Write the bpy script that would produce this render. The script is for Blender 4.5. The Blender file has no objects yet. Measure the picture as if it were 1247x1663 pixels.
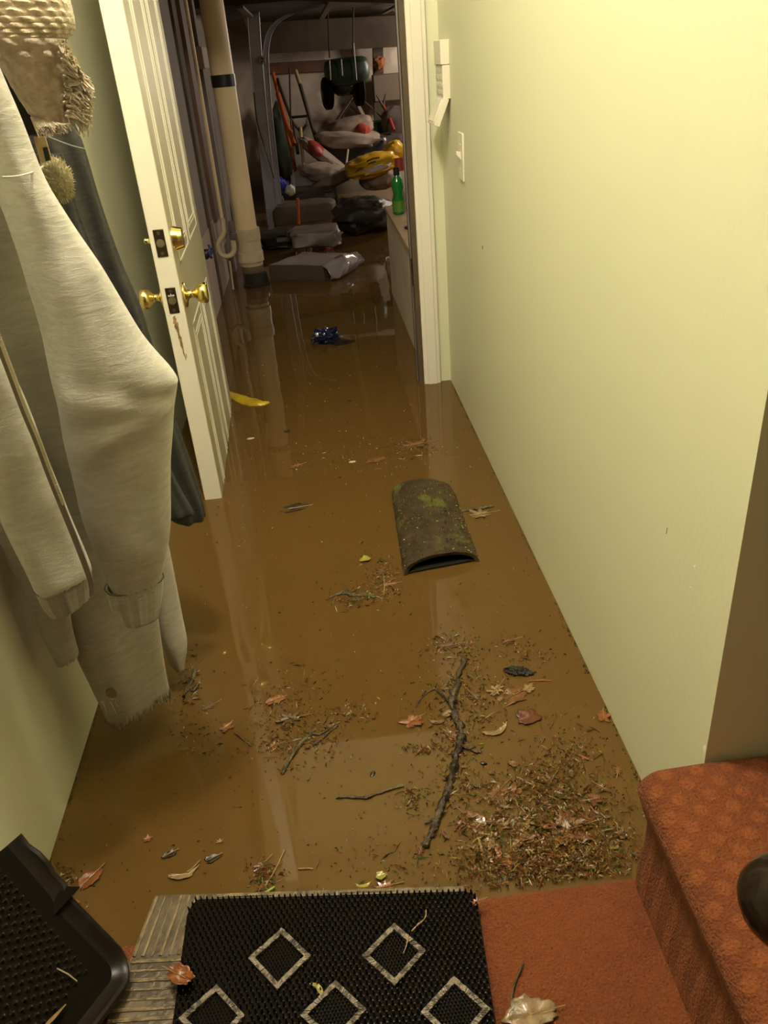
import bpy, math, random
from mathutils import Vector, Matrix, noise
random.seed(7)
R = math.radians
# ------------------------------------------------------------------ camera
S = bpy.context.scene
W0, H0, F = 1247.0, 1663.0, 1307.0
CAMZ = 1.03                                   # eye height above the flood water
ROW = (Vector((.9928, -.0926, -.0757)), Vector((-.1115, -.4888, -.8652)), Vector((.0431, .8675, -.4956)))
cd = bpy.data.cameras.new('camera'); cam = bpy.data.objects.new('camera', cd); S.collection.objects.link(cam)
rt = ROW[0].normalized(); bk = (-ROW[2]).normalized(); up = bk.cross(rt).normalized()
cam.matrix_world = Matrix(((rt.x, up.x, bk.x, 0), (rt.y, up.y, bk.y, 0), (rt.z, up.z, bk.z, CAMZ), (0, 0, 0, 1)))
cd.sensor_fit = 'VERTICAL'; cd.sensor_height = 36; cd.lens = F/H0*36; cd.clip_start = .02
S.camera = cam
# ------------------------------------------------------------------ light and view
S.view_settings.view_transform = 'Standard'; S.view_settings.look = 'None'
S.view_settings.gamma = 1; S.view_settings.exposure = 0; S.view_settings.use_curve_mapping = False
S.cycles.use_denoising = True
wd = bpy.data.worlds.new('world'); S.world = wd; wd.use_nodes = True
wd.node_tree.nodes['Background'].inputs[0].default_value = (1, .8, .5, 1)
wd.node_tree.nodes['Background'].inputs[1].default_value = .01
def lamp(name, kind, loc, energy, col, size=.1, rot=None, **kw):
    d = bpy.data.lights.new(name, kind); d.energy = energy; d.color = col
    if kind == 'POINT': d.shadow_soft_size = size
    if kind == 'AREA': d.size = size
    for k, v in kw.items(): setattr(d, k, v)
    o = bpy.data.objects.new(name, d); S.collection.objects.link(o); o.location = loc
    if rot: o.rotation_euler = rot
    return o
LAMP = (-.13, 1.0, 2.26)
lamp('hall_lamp_light', 'POINT', LAMP, 72, (1, .90, .745), .07)
lamp('garage_fill_light', 'POINT', (1.9, 4.7, 1.25), 26, (1, .84, .70), .06)  # added fill source out of view, brightens the garage walls and pipe
lamp('garage_back_fill', 'POINT', (1.6, 7.1, 1.10), 62, (1, .84, .70), .15)  # added fill source out of view, lifts the garage back wall and bags

# ------------------------------------------------------------------ helpers
def at(px, py, ax, val):
    d = rt*(px-W0/2) - up*(py-H0/2) - bk*F
    o = Vector((0, 0, CAMZ)); t = (val-o[ax])/d[ax]
    return o + d*t
def proj(w):
    d = Vector(w)-Vector((0, 0, CAMZ)); f = -d.dot(bk)
    return (d.dot(rt)/f*F+W0/2, -d.dot(up)/f*F+H0/2)
def link(o): S.collection.objects.link(o); return o
def tag(o, label=None, cat=None, group=None, kind=None):
    if label: o['label'] = label
    if cat: o['category'] = cat
    if group: o['group'] = group
    if kind: o['kind'] = kind
    return o
def thing(name, loc, label, cat, group=None, kind=None):
    o = link(bpy.data.objects.new(name, None)); o.location = loc; o.empty_display_size = .05
    return tag(o, label, cat, group, kind)
def origin(o):
    v = Vector(o.location)
    while o.parent: o = o.parent; v = v + Vector(o.location)
    return v
class MB:
    def __init__(s): s.v = []; s.f = []; s.m = []
    def add(s, vs, fs, m=0):
        n = len(s.v); s.v += [Vector(v) for v in vs]; s.f += [tuple(i+n for i in f) for f in fs]; s.m += [m]*len(fs); return s
    def box(s, a, b, m=0, M=None):
        a = Vector(a); b = Vector(b)
        vs = [Vector((x, y, z)) for x in (a.x, b.x) for y in (a.y, b.y) for z in (a.z, b.z)]
        if M: vs = [M @ v for v in vs]
        return s.add(vs, [(0, 1, 3, 2), (4, 6, 7, 5), (0, 4, 5, 1), (2, 3, 7, 6), (0, 2, 6, 4), (1, 5, 7, 3)], m)
    def tube(s, pts, rad, n=12, m=0, cap=True, jit=0, flat=1.0, upv=None):
        pts = [Vector(p) for p in pts]
        if not hasattr(rad, '__len__'): rad = [rad]*len(pts)
        rings = []; prev = None
        for i, p in enumerate(pts):
            t = (pts[min(i+1, len(pts)-1)] - pts[max(i-1, 0)])
            if t.length < 1e-9: t = Vector((0, 0, 1))
            t.normalize()
            if prev is None:
                a = Vector(upv) if upv else (Vector((0, 0, 1)) if abs(t.z) < .9 else Vector((1, 0, 0)))
                u = (a - t*a.dot(t)).normalized()
            else: u = (prev - t*prev.dot(t)).normalized()
            prev = u; w = t.cross(u); r = []
            for k in range(n):
                an = 2*math.pi*k/n; rr = rad[i]*(1 + (random.uniform(-jit, jit) if jit else 0))
                r.append(p + u*math.cos(an)*rr*flat + w*math.sin(an)*rr)
            rings.append(r)
        return s.loft(rings, m, cap)
    def loft(s, rings, m=0, cap=True, closed=True):
        n = len(rings[0]); vs = [v for r in rings for v in r]; fs = []
        for i in range(len(rings)-1):
            for k in range(n if closed else n-1):
                k2 = (k+1) % n
                fs.append((i*n+k, i*n+k2, (i+1)*n+k2, (i+1)*n+k))
        if cap:
            fs.append(tuple(reversed(range(n)))); fs.append(tuple((len(rings)-1)*n+k for k in range(n)))
        return s.add(vs, fs, m)
    def lathe(s, p, axis, prof, n=20, m=0):
        ax = Vector(axis).normalized(); p = Vector(p)
        return s.tube([p+ax*h for h, r in prof], [max(r, 1e-4) for h, r in prof], n, m)
    def blob(s, c, r, rot=0, amp=.1, fr=2.0, nu=24, nv=16, m=0, seed=0, e=1.0, tilt=0):
        c = Vector(c); M = Matrix.Rotation(rot, 3, 'Z') @ Matrix.Rotation(tilt, 3, 'Y'); rings = []
        sg = lambda x: math.copysign(abs(x)**e, x)
        for i in range(nv+1):
            ph = math.pi*(i+.02)/(nv+.04); ring = []
            for k in range(nu):
                th = 2*math.pi*k/nu
                d = Vector((sg(math.sin(ph))*sg(math.cos(th)), sg(math.sin(ph))*sg(math.sin(th)), sg(-math.cos(ph))))
                f = 1 + amp*noise.noise(Vector(d)*fr + Vector((seed, seed*1.7, 0))) + amp*.4*noise.noise(Vector(d)*fr*3 + Vector((seed, 0, 3)))
                ring.append(c + M @ Vector((d.x*r[0]*f, d.y*r[1]*f, d.z*r[2]*f)))
            rings.append(ring)
        return s.loft(rings, m)
    def prism(s, poly, n, h, m=0):
        n = Vector(n).normalized()*h; k = len(poly); vs = [Vector(p) for p in poly] + [Vector(p)+n for p in poly]
        return s.add(vs, [tuple(range(k)), tuple(reversed(range(k, 2*k)))] + [(i, i+k, (i+1) % k+k, (i+1) % k) for i in range(k)], m)
    def build(s, name, mats, parent=None, smooth=True, bevel=0, subsurf=0, label=None, cat=None, group=None, kind=None, solid=0, angle=40, loc=None):
        if parent is not None: base = origin(parent)
        elif loc is not None: base = Vector(loc)
        else:
            mn = Vector([min(v[i] for v in s.v) for i in range(3)]); mx = Vector([max(v[i] for v in s.v) for i in range(3)])
            base = Vector(((mn.x+mx.x)/2, (mn.y+mx.y)/2, mn.z))
        me = bpy.data.meshes.new(name); me.from_pydata([tuple(v-base) for v in s.v], [], s.f)
        if not isinstance(mats, (list, tuple)): mats = [mats]
        for m in mats: me.materials.append(m)
        for p, mi in zip(me.polygons, s.m): p.material_index = mi
        import bmesh
        b = bmesh.new(); b.from_mesh(me); bmesh.ops.recalc_face_normals(b, faces=b.faces); b.to_mesh(me); b.free()
        if smooth: me.shade_smooth(); me.set_sharp_from_angle(angle=R(angle))
        o = link(bpy.data.objects.new(name, me))
        if parent is not None: o.parent = parent
        else: o.location = base
        if solid:
            q = o.modifiers.new('s', 'SOLIDIFY'); q.thickness = solid; q.offset = 0
        if bevel:
            q = o.modifiers.new('b', 'BEVEL'); q.width = bevel; q.segments = 2; q.limit_method = 'ANGLE'
        if subsurf:
            q = o.modifiers.new('u', 'SUBSURF'); q.levels = subsurf; q.render_levels = subsurf
        return tag(o, label, cat, group, kind)

def mat(name, c, rough=.5, c2=None, sc=5, dist=.5, metal=0, bump=0, bsc=60, spec=.5, coat=0, stretch=(1, 1, 1), lo=.35, hi=.65, sheen=0, trans=0, ior=1.45, c3=None, sc3=20, lo3=.55, hi3=.62, detail=4):
    m = bpy.data.materials.new(name); m.use_nodes = True; t = m.node_tree; N = t.nodes; L = t.links
    b = N['Principled BSDF']; b.inputs['Base Color'].default_value = (*c, 1); b.inputs['Roughness'].default_value = rough
    b.inputs['Metallic'].default_value = metal; b.inputs['Specular IOR Level'].default_value = spec
    b.inputs['Coat Weight'].default_value = coat; b.inputs['Coat Roughness'].default_value = .1
    b.inputs['Sheen Weight'].default_value = sheen; b.inputs['Transmission Weight'].default_value = trans; b.inputs['IOR'].default_value = ior
    tc = N.new('ShaderNodeTexCoord'); mp = N.new('ShaderNodeMapping'); mp.inputs['Scale'].default_value = stretch
    L.new(tc.outputs['Object'], mp.inputs['Vector'])
    last = None
    def layer(prev, col, scale, l, h):
        n = N.new('ShaderNodeTexNoise'); n.inputs['Scale'].default_value = scale; n.inputs['Detail'].default_value = detail; n.inputs['Distortion'].default_value = dist
        L.new(mp.outputs[0], n.inputs['Vector'])
        r = N.new('ShaderNodeMapRange'); r.inputs['From Min'].default_value = l; r.inputs['From Max'].default_value = h
        L.new(n.outputs['Fac'], r.inputs['Value'])
        x = N.new('ShaderNodeMix'); x.data_type = 'RGBA'; L.new(r.outputs[0], x.inputs['Factor'])
        if prev: L.new(prev, x.inputs[6])
        else: x.inputs[6].default_value = (*c, 1)
        x.inputs[7].default_value = (*col, 1)
        return x.outputs[2]
    if c2: last = layer(None, c2, sc, lo, hi)
    if c3: last = layer(last, c3, sc3, lo3, hi3)
    if last: L.new(last, b.inputs['Base Color'])
    if bump:
        n = N.new('ShaderNodeTexNoise'); n.inputs['Scale'].default_value = bsc; n.inputs['Detail'].default_value = 6
        L.new(mp.outputs[0], n.inputs['Vector'])
        bp = N.new('ShaderNodeBump'); bp.inputs['Strength'].default_value = min(1, bump); bp.inputs['Distance'].default_value = .004
        L.new(n.outputs['Fac'], bp.inputs['Height']); L.new(bp.outputs[0], b.inputs['Normal'])
    return m

# ------------------------------------------------------------------ materials
GREEN = mat('green_paint', (.73, .73, .525), .42, (.75, .745, .54), 1.2, bump=.12, bsc=90)
DGREEN = mat('green_paint_recess', (.50, .54, .32), .5, bump=.1, bsc=90)
CREAM = mat('cream_gloss_paint', (.84, .79, .68), .33, bump=.05, bsc=30)
DOORP = mat('door_edge_paint', (.84, .79, .68), .3, bump=.08, bsc=20)
CEIL = mat('ceiling_paint', (.9, .88, .8), .8)
BRASS = mat('polished_brass', (.80, .66, .27), .2, metal=1)
BRONZE = mat('dark_bronze', (.055, .035, .02), .3, metal=.6)
STEEL = mat('dull_steel', (.42, .4, .4), .4, metal=.8)
GALV = mat('galvanised_steel', (.40, .39, .42), .42, (.30, .29, .31), 8, metal=.55)
PLASTIC = mat('ivory_plastic', (.82, .77, .64), .35)
BUTTON = mat('beige_buttons', (.60, .56, .46), .4)
GREY_W = mat('garage_block_paint', (.26, .225, .19), .8, (.19, .165, .14), 2.2, bump=.3, bsc=30)
GREY_L = mat('pale_garage_grey', (.42, .34, .28), .75, (.35, .28, .23), 3, bump=.2, bsc=30)  # paler grey for the painted lit band and the wall boxes
GBACK = mat('garage_back_paint', (.50, .43, .35), .85, (.30, .25, .20), 1.4, lo=.45, hi=.6, c3=(.58, .50, .40), sc3=2.6)
DARKW = mat('dark_old_wood', (.05, .035, .022), .7, (.09, .06, .035), 6, stretch=(1, 1, .2))
REDW = mat('red_brown_wood', (.16, .075, .04), .6, (.09, .045, .025), 6, stretch=(1, 1, .2))
PVC = mat('aged_cream_pipe', (.82, .66, .40), .45, (.72, .57, .33), 3)
PVCW = mat('white_pipe', (.62, .52, .36), .4, (.5, .4, .26), 9)
BLACKP = mat('black_plastic', (.02, .018, .017), .35)
BLACKR = mat('black_rubber', (.006, .0045, .003), .7, spec=.08); PINR = mat('rubber_pin', (.032, .023, .014), .22, spec=.7)
SILT = mat('silt', (.12, .08, .035), .9)

SHADOWY = mat('bounce_cutting_brown', (.16, .10, .05), .6, (.12, .07, .035), 4, stretch=(4, 4, .4))  # dark brown given to the unseen walls to cut bounced light
def water_mat():
    m = bpy.data.materials.new('muddy_water'); m.use_nodes = True; t = m.node_tree; N = t.nodes; L = t.links
    b = N['Principled BSDF']; b.inputs['Roughness'].default_value = .02; b.inputs['IOR'].default_value = 1.37
    tc = N.new('ShaderNodeTexCoord'); n = N.new('ShaderNodeTexNoise'); n.inputs['Scale'].default_value = 1.3; n.inputs['Detail'].default_value = 3
    L.new(tc.outputs['Object'], n.inputs['Vector'])
    x = N.new('ShaderNodeMix'); x.data_type = 'RGBA'; L.new(n.outputs['Fac'], x.inputs['Factor'])
    x.inputs[6].default_value = (.119, .065, .017, 1); x.inputs[7].default_value = (.142, .079, .021, 1); L.new(x.outputs[2], b.inputs['Base Color'])
    n2 = N.new('ShaderNodeTexNoise'); n2.inputs['Scale'].default_value = 7; n2.inputs['Detail'].default_value = 1
    L.new(tc.outputs['Object'], n2.inputs['Vector'])
    bp = N.new('ShaderNodeBump'); bp.inputs['Strength'].default_value = .12; bp.inputs['Distance'].default_value = .004
    L.new(n2.outputs['Fac'], bp.inputs['Height']); L.new(bp.outputs[0], b.inputs['Normal'])
    tr = N.new('ShaderNodeBsdfTransparent'); tr.inputs[0].default_value = (.95, .72, .4, 1)
    ms = N.new('ShaderNodeMixShader'); ms.inputs[0].default_value = .14
    L.new(b.outputs[0], ms.inputs[1]); L.new(tr.outputs[0], ms.inputs[2]); L.new(ms.outputs[0], N['Material Output'].inputs[0])
    return m
WATER = water_mat()

def carpet_mat(motif=1.0):
    m = bpy.data.materials.new('rust_carpet'); m.use_nodes = True; t = m.node_tree; N = t.nodes; L = t.links
    b = N['Principled BSDF']; b.inputs['Roughness'].default_value = .9; b.inputs['Sheen Weight'].default_value = .08
    b.inputs['Sheen Tint'].default_value = (1, .5, .25, 1)
    tc = N.new('ShaderNodeTexCoord'); mp = N.new('ShaderNodeMapping'); mp.inputs['Rotation'].default_value = (0, 0, R(45)); mp.inputs['Scale'].default_value = (36, 36, 36)
    L.new(tc.outputs['Object'], mp.inputs['Vector'])
    v = N.new('ShaderNodeTexVoronoi'); v.inputs['Randomness'].default_value = 0; v.inputs['Scale'].default_value = 1; v.voronoi_dimensions = '2D'
    L.new(mp.outputs[0], v.inputs['Vector'])
    r = N.new('ShaderNodeMapRange'); r.inputs['From Min'].default_value = .24; r.inputs['From Max'].default_value = .38; r.inputs['To Min'].default_value = 1; r.inputs['To Max'].default_value = 0
    L.new(v.outputs['Distance'], r.inputs['Value'])
    n = N.new('ShaderNodeTexNoise'); n.inputs['Scale'].default_value = 420; n.inputs['Detail'].default_value = 3; L.new(tc.outputs['Object'], n.inputs['Vector'])
    v2 = N.new('ShaderNodeTexVoronoi'); v2.inputs['Scale'].default_value = 260; L.new(tc.outputs['Object'], v2.inputs['Vector'])
    n3 = N.new('ShaderNodeTexNoise'); n3.inputs['Scale'].default_value = 9; n3.inputs['Detail'].default_value = 4; L.new(tc.outputs['Object'], n3.inputs['Vector'])
    r3 = N.new('ShaderNodeMapRange'); r3.inputs['From Min'].default_value = .42; r3.inputs['From Max'].default_value = .68; L.new(n3.outputs['Fac'], r3.inputs['Value'])
    x = N.new('ShaderNodeMix'); x.data_type = 'RGBA'; x.inputs[6].default_value = (.185, .045, .006, 1); x.inputs[7].default_value = (.145, .032, .005, 1); L.new(r3.outputs[0], x.inputs['Factor'])
    x2 = N.new('ShaderNodeMix'); x2.data_type = 'RGBA'; L.new(x.outputs[2], x2.inputs[6]); x2.inputs[7].default_value = (.26, .072, .014, 1)
    mu = N.new('ShaderNodeMath'); mu.operation = 'MULTIPLY'; mu.inputs[1].default_value = .65*motif; L.new(r.outputs[0], mu.inputs[0]); L.new(mu.outputs[0], x2.inputs['Factor'])
    x3 = N.new('ShaderNodeMix'); x3.data_type = 'RGBA'; x3.inputs[7].default_value = (.06, .014, .003, 1); L.new(x2.outputs[2], x3.inputs[6])
    r4 = N.new('ShaderNodeMapRange'); r4.inputs['From Min'].default_value = .58; r4.inputs['From Max'].default_value = .75; L.new(n.outputs['Fac'], r4.inputs['Value']); L.new(r4.outputs[0], x3.inputs['Factor'])
    L.new(x3.outputs[2], b.inputs['Base Color'])
    m5 = N.new('ShaderNodeMath'); m5.operation = 'MULTIPLY'; m5.inputs[1].default_value = .6*motif; L.new(r.outputs[0], m5.inputs[0])
    a = N.new('ShaderNodeMath'); a.operation = 'ADD'; L.new(n.outputs['Fac'], a.inputs[0]); L.new(m5.outputs[0], a.inputs[1])
    a2 = N.new('ShaderNodeMath'); a2.operation = 'SUBTRACT'; L.new(a.outputs[0], a2.inputs[0]); L.new(v2.outputs['Distance'], a2.inputs[1])
    bp = N.new('ShaderNodeBump'); bp.inputs['Strength'].default_value = .9; bp.inputs['Distance'].default_value = .003
    L.new(a2.outputs[0], bp.inputs['Height']); L.new(bp.outputs[0], b.inputs['Normal'])
    return m
CARPET = carpet_mat(); CARPET2 = carpet_mat(.12)

def fleece(name, c, c2, sc=1, sheen=.3):
    m = bpy.data.materials.new(name); m.use_nodes = True; t = m.node_tree; N = t.nodes; L = t.links
    b = N['Principled BSDF']; b.inputs['Roughness'].default_value = .95; b.inputs['Sheen Weight'].default_value = sheen; b.inputs['Specular IOR Level'].default_value = .15
    tc = N.new('ShaderNodeTexCoord'); mp = N.new('ShaderNodeMapping'); mp.inputs['Scale'].default_value = (30*sc, 30*sc, 130*sc)
    L.new(tc.outputs['Object'], mp.inputs['Vector'])
    n = N.new('ShaderNodeTexNoise'); n.inputs['Scale'].default_value = 1; n.inputs['Detail'].default_value = 7; n.inputs['Roughness'].default_value = .7; n.inputs['Distortion'].default_value = .6; L.new(mp.outputs[0], n.inputs['Vector'])
    r = N.new('ShaderNodeMapRange'); r.inputs['From Min'].default_value = .32; r.inputs['From Max'].default_value = .68; L.new(n.outputs['Fac'], r.inputs['Value'])
    x = N.new('ShaderNodeMix'); x.data_type = 'RGBA'; x.inputs[6].default_value = (*c, 1); x.inputs[7].default_value = (*c2, 1); L.new(r.outputs[0], x.inputs['Factor']); L.new(x.outputs[2], b.inputs['Base Color'])
    bp = N.new('ShaderNodeBump'); bp.inputs['Strength'].default_value = .5; bp.inputs['Distance'].default_value = .003
    L.new(n.outputs['Fac'], bp.inputs['Height']); L.new(bp.outputs[0], b.inputs['Normal'])
    return m
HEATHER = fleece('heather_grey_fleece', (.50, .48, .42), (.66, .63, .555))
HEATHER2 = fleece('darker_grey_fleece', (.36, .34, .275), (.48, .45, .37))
NAVY = fleece('dark_slate_cloth', (.034, .033, .027), (.052, .050, .041), sheen=.03)
KNIT = mat('cream_knit', (.60, .50, .36), .9, (.45, .36, .25), 60, bump=.6, bsc=160, sheen=.4)
KNITF = mat('cream_fringe_yarn', (.68, .58, .42), .95, (.58, .47, .33), 90, bump=.6, bsc=300, sheen=.5)

# ------------------------------------------------------------------ the setting
XL, XR, YN, YD = -.513, .412, .693, 2.69      # hallway walls, landing edge, doorway wall
FL, HDR, CZ = -.36, 1.67, 2.42
def st(mb, name, m, parent=None, smooth=False, **k): return mb.build(name, m, parent, smooth=smooth, kind=None if parent else 'structure', **k)
st(MB().box((-3, -1.4, FL-.05), (3.2, 8.6, FL)), 'floor', SILT)
st(MB().box((XL-.1, -1.4, FL), (XL, YD+.1, CZ)), 'wall_left', GREEN)
rw = MB().box((XR, YN, FL), (1.9, YN+.12, CZ)).box((XR, YN+.12, FL), (XR+.12, YD+.1, CZ))
wr = st(rw, 'wall_right', GREEN)
st(MB().box((1.8, -1.4, FL), (1.9, YN, CZ)), 'wall_stair', SHADOWY)
st(MB().box((XL-.1, -1.5, FL), (1.9, -1.4, CZ)), 'wall_back', SHADOWY)
st(MB().box((XL-.1, -1.5, CZ), (1.9, YD+.1, CZ+.08)), 'ceiling', CEIL)
wf = MB().box((.374, YD, FL), (XR, YD+.1, CZ)).box((XL, YD, FL), (-.445, YD+.1, CZ)).box((-.445, YD, HDR+.05), (.374, YD+.1, CZ))
st(wf, 'wall_front', GREEN)
# garage shell
GY, GX0, GX1 = 8.25, -.56, 2.6
st(MB().box((-.62, YD+.1, FL), (-.52, 4.62, CZ+.2)), 'wall_garage_left', GREY_W)
st(MB().box((-.72, 4.62, FL), (-.62, GY, CZ+.2)), 'wall_garage_side', GREY_W)
st(MB().box((-.8, GY, FL), (GX1+.1, GY+.1, CZ+.2)), 'wall_garage_back', GBACK)
st(MB().box((GX1, YD+.1, FL), (GX1+.1, GY, CZ+.2)), 'wall_garage_right', GREY_W)
st(MB().box((XR+.12, YD, FL), (GX1, YD+.1, CZ+.2)), 'wall_garage_front', GREY_W)
st(MB().box((-.8, YD, CZ+.1), (GX1+.1, GY+.1, CZ+.2)), 'ceiling_garage', DARKW)
# paler band paints in the lamplit lower part of the garage side wall
st(MB().box((-.521, YD+.1, FL), (-.517, 4.62, .36)), 'painted_lit_band', GREY_L)
# flood water: one sheet, only inside the walls
wtr = MB()
wtr.add([(XL, YN-.01, 0), (XR, YN-.01, 0), (XR, YD+.05, 0), (XL, YD+.05, 0)], [(0, 1, 2, 3)])
wtr.add([(-.62, YD+.05, 0), (GX1, YD+.05, 0), (GX1, GY, 0), (-.62, GY, 0)], [(0, 1, 2, 3)])
wo = wtr.build('flood_water', WATER, smooth=False)
tag(wo, 'muddy brown flood water filling the hallway and the dark garage', 'water', kind='stuff')
# casing and jamb
cs = MB().box((.316, YD-.014, FL), (.374, YD, HDR+.05)).box((.330, YD-.019, FL), (.362, YD-.014, HDR+.03)).box((-.445, YD-.014, HDR), (.374, YD, HDR+.05)).box((-.445, YD-.014, FL), (-.402, YD, HDR))
st(cs, 'trim_2', CREAM, bevel=.002)
jb = MB().box((.300, YD, FL), (.316, YD+.10, HDR)).box((-.402, YD, HDR-.016), (.316, YD+.1, HDR)).box((-.402, YD, FL), (-.390, YD+.1, HDR))
jo = st(jb, 'trim_3', mat('brown_jamb', (.10, .07, .04), .5))
MB().box((.2955, YD+.034, FL), (.300, YD+.040, HDR)).build('weather_strip', STEEL, jo, smooth=False)
MB().box((.296, YD+.012, .34), (.300, YD+.03, .43)).build('strike_plate', BRONZE, jo, smooth=False)
# paint nicks on the right wall
nk = []
for (px, py, r, ax) in ((1128, 922, .0022, 0), (1121, 955, .0013, 0), (1148, 1222, .004, 0)):
    p = at(px, py, 0, XR); m = MB(); m.blob((XR, max(p.y, YN+.004), p.z), (.0006, r, r*1.6), amp=.5, nu=10, nv=8, seed=px)
    m.build('paint_chip', CEIL, wr)
p = at(1083, 863, 0, XR); MB().tube([(XR, p.y, p.z+.006), (XR, p.y+.001, p.z-.004)], .0005, 6).build('scuff_mark', BRONZE, wr)
p = at(784, 402, 0, XR); MB().tube([(XR, p.y, p.z+.004), (XR, p.y+.001, p.z-.004)], .0012, 6).build('scuff_mark', BRONZE, wr)
# landing and upper step
def carpet_slab(name, x0, x1, y0, y1, z0, z1, rad, round_x=False, extra=None):
    mb = MB(); prof = []
    if round_x:     # nose faces -x, then carries on to the front face at y1
        pts = []
        for i in range(0, 9): a = math.pi/2*i/8; pts.append((x0+rad-rad*math.sin(a), z1-rad+rad*math.cos(a)))
        pts = [(x1, z1), (x0+.16, z1+.001), (x0+.08, z1+.002)] + pts + [(x0+.008, z1-rad-.03), (x0+.018, z1-rad-.06), (x0+.018, .10), (x0+.012, .05), (x0+.02, z0)]
        ys = [y0+(y1-y0)*t/24 for t in range(24)] + [y1-.016, y1-.006, y1-.001, y1]
        rings = []
        for y in ys:
            k = max(0, (y-(y1-.016))/.016); ins = .014*(1-math.sqrt(max(0, 1-k*k)))
            rings.append([(min(x+ins, x1), y, z-(ins if z > z0+.01 else 0)) for x, z in pts] + [(x1, y, z0)])
        return mb.loft(rings)
    pts = []
    for i in range(0, 9): a = math.pi/2*i/8; pts.append((y1-rad+rad*math.sin(a), z1-rad+rad*math.cos(a)))
    pts = [(y0, z1)] + pts + [(y1-.004, z0), (y0, z0)]
    n = 30
    return mb.loft([[(x0+(x1-x0)*i/n, y, z+(.002*noise.noise(Vector((i*.4, y*8, 0))) if z > -.02 else 0)) for y, z in pts] for i in range(n+1)])
st(carpet_slab('landing', XL, .345, -1.4, .702, FL, .006, .022), 'floor_landing', CARPET2, smooth=True)
st(carpet_slab('upper', .322, 1.8, -.6, YN-.001, FL, .226, .03, True), 'floor_upper_step', CARPET, smooth=True)

# ------------------------------------------------------------------ the door
DO = Vector((-.366, 1.98, FL+.012)); ang = math.atan2(-.018, .71)   # free end to hinge direction
d1 = link(bpy.data.objects.new('door_1', None)); d1.location = DO; tag(d1, kind='structure', label='open white panelled door with brass knob')
DM = Matrix.Translation(DO) @ Matrix.Rotation(math.atan2(.024, .70), 4, 'Z')
T = .0235; DL = .70
dm = MB(); dm.box((-T, 0, 0), (T, DL, HDR-FL-.02), M=DM)
dm.build('door_leaf', DOORP, d1, smooth=False, bevel=.0025)
def bead(side, y0, y1, z0, z1, w=.006):
    b = MB(); xs = T if side > 0 else -T-.0025
    for (k, ww) in ((0, w), (.028, w), (.040, w*.6)):
        a0, a1, c0, c1 = y0+k, y1-k, z0+k, z1-k
        for bx in (((a0, c0), (a0+ww, c1)), ((a1-ww, c0), (a1, c1)), ((a0, c0), (a1, c0+ww)), ((a0, c1-ww), (a1, c1))):
            b.box((xs, bx[0][0], bx[0][1]-DO.z), (xs+.0025, bx[1][0], bx[1][1]-DO.z), M=DM)
    return b
for y0, y1 in ((.09, .33), (.38, .62)):
    for z0, z1 in ((-.22, .46), (.615, 1.56)):
        for sd in (1, -1): bead(sd, y0, y1, z0, z1).build('panel_moulding', DOORP, d1, smooth=False, bevel=.001)
def lathe_x(prof, y, z, side):
    m = MB(); c = DM @ Vector((side*T, y, z-DO.z)); ax = (DM.to_3x3() @ Vector((side, 0, 0)))
    return m.lathe(c, ax, prof, 28)
KP = [(0, .030), (.003, .031), (.006, .028), (.009, .015), (.012, .010), (.022, .009), (.028, .012), (.034, .020), (.041, .0245), (.049, .0255), (.055, .0245), (.058, .021), (.0585, .016), (.056, .002)]
for sd in (1, -1): lathe_x(KP, .045, .548, sd).build('door_knob', BRASS, d1, angle=80)
lathe_x([(0, .029), (.004, .029), (.016, .025), (.024, .023), (.0265, .019), (.024, .004)], .045, .682, 1).build('deadbolt_cylinder', BRASS, d1)
lathe_x([(0, .022), (.004, .021), (.006, .008), (.012, .006), (.018, .008), (.021, .004)], .045, .682, -1).build('thumb_turn', BRASS, d1)
for z in (.548, .682):
    m = MB(); m.box((-.0125, -.0022, z-.031-DO.z), (.0125, .001, z+.031-DO.z), M=DM); pl = m.build('latch_plate', BRONZE, d1, bevel=.003)
    m = MB(); c = DM @ Vector((0, -.002, z-DO.z)); ax = DM.to_3x3() @ Vector((0, -1, 0)); m.lathe(c, ax, [(0, .0095), (.0016, .0094), (.002, .007)], 16); m.build('latch_bolt', mat('bolt_bronze', (.20, .16, .09), .4, metal=.5), pl)
    for dz in (-.023, .023):
        m = MB(); m.lathe(DM @ Vector((0, -.002, z+dz-DO.z)), ax, [(0, .0042), (.0012, .0038), (.0013, .001)], 10); m.build('screw', mat('screw', (.16, .12, .08), .35, metal=.7), pl)
m = MB()
for i in range(26):
    t = i/25; m.blob(DM @ Vector((-.004+.006*noise.noise(Vector((i*.9, 0, 0)))+.007*t, -.0004, .505-.10*t-DO.z)), (.0028*(1.3-t), .0007, .006), amp=.8, nu=8, nv=6, seed=i)
m.build('grime_stain', mat('grime', (.42, .28, .13), .6, (.16, .08, .03), 90), d1)

m = MB()
for i in range(7): m.box((-.0075+i*.0022, -.0027, .5585-DO.z), (-.0061+i*.0022, -.0021, (.5622 if i != 3 else .5655)-DO.z), M=DM)
m.build('stamped_mark', CEIL, [o for o in d1.children if o.name.startswith('latch_plate')][0], smooth=False, label='tiny white mark')
sk = MB(); sk.box((T-.0005, .006, .012), (T+.0006, DL-.002, HDR-FL-.03), M=DM); sk.build('garage_side_skin', mat('olive_beige', (.50, .46, .31), .4), d1, smooth=False, label='olive beige sheet on the side facing the garage')  # thin sheet, darker olive beige than the door edges
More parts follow.
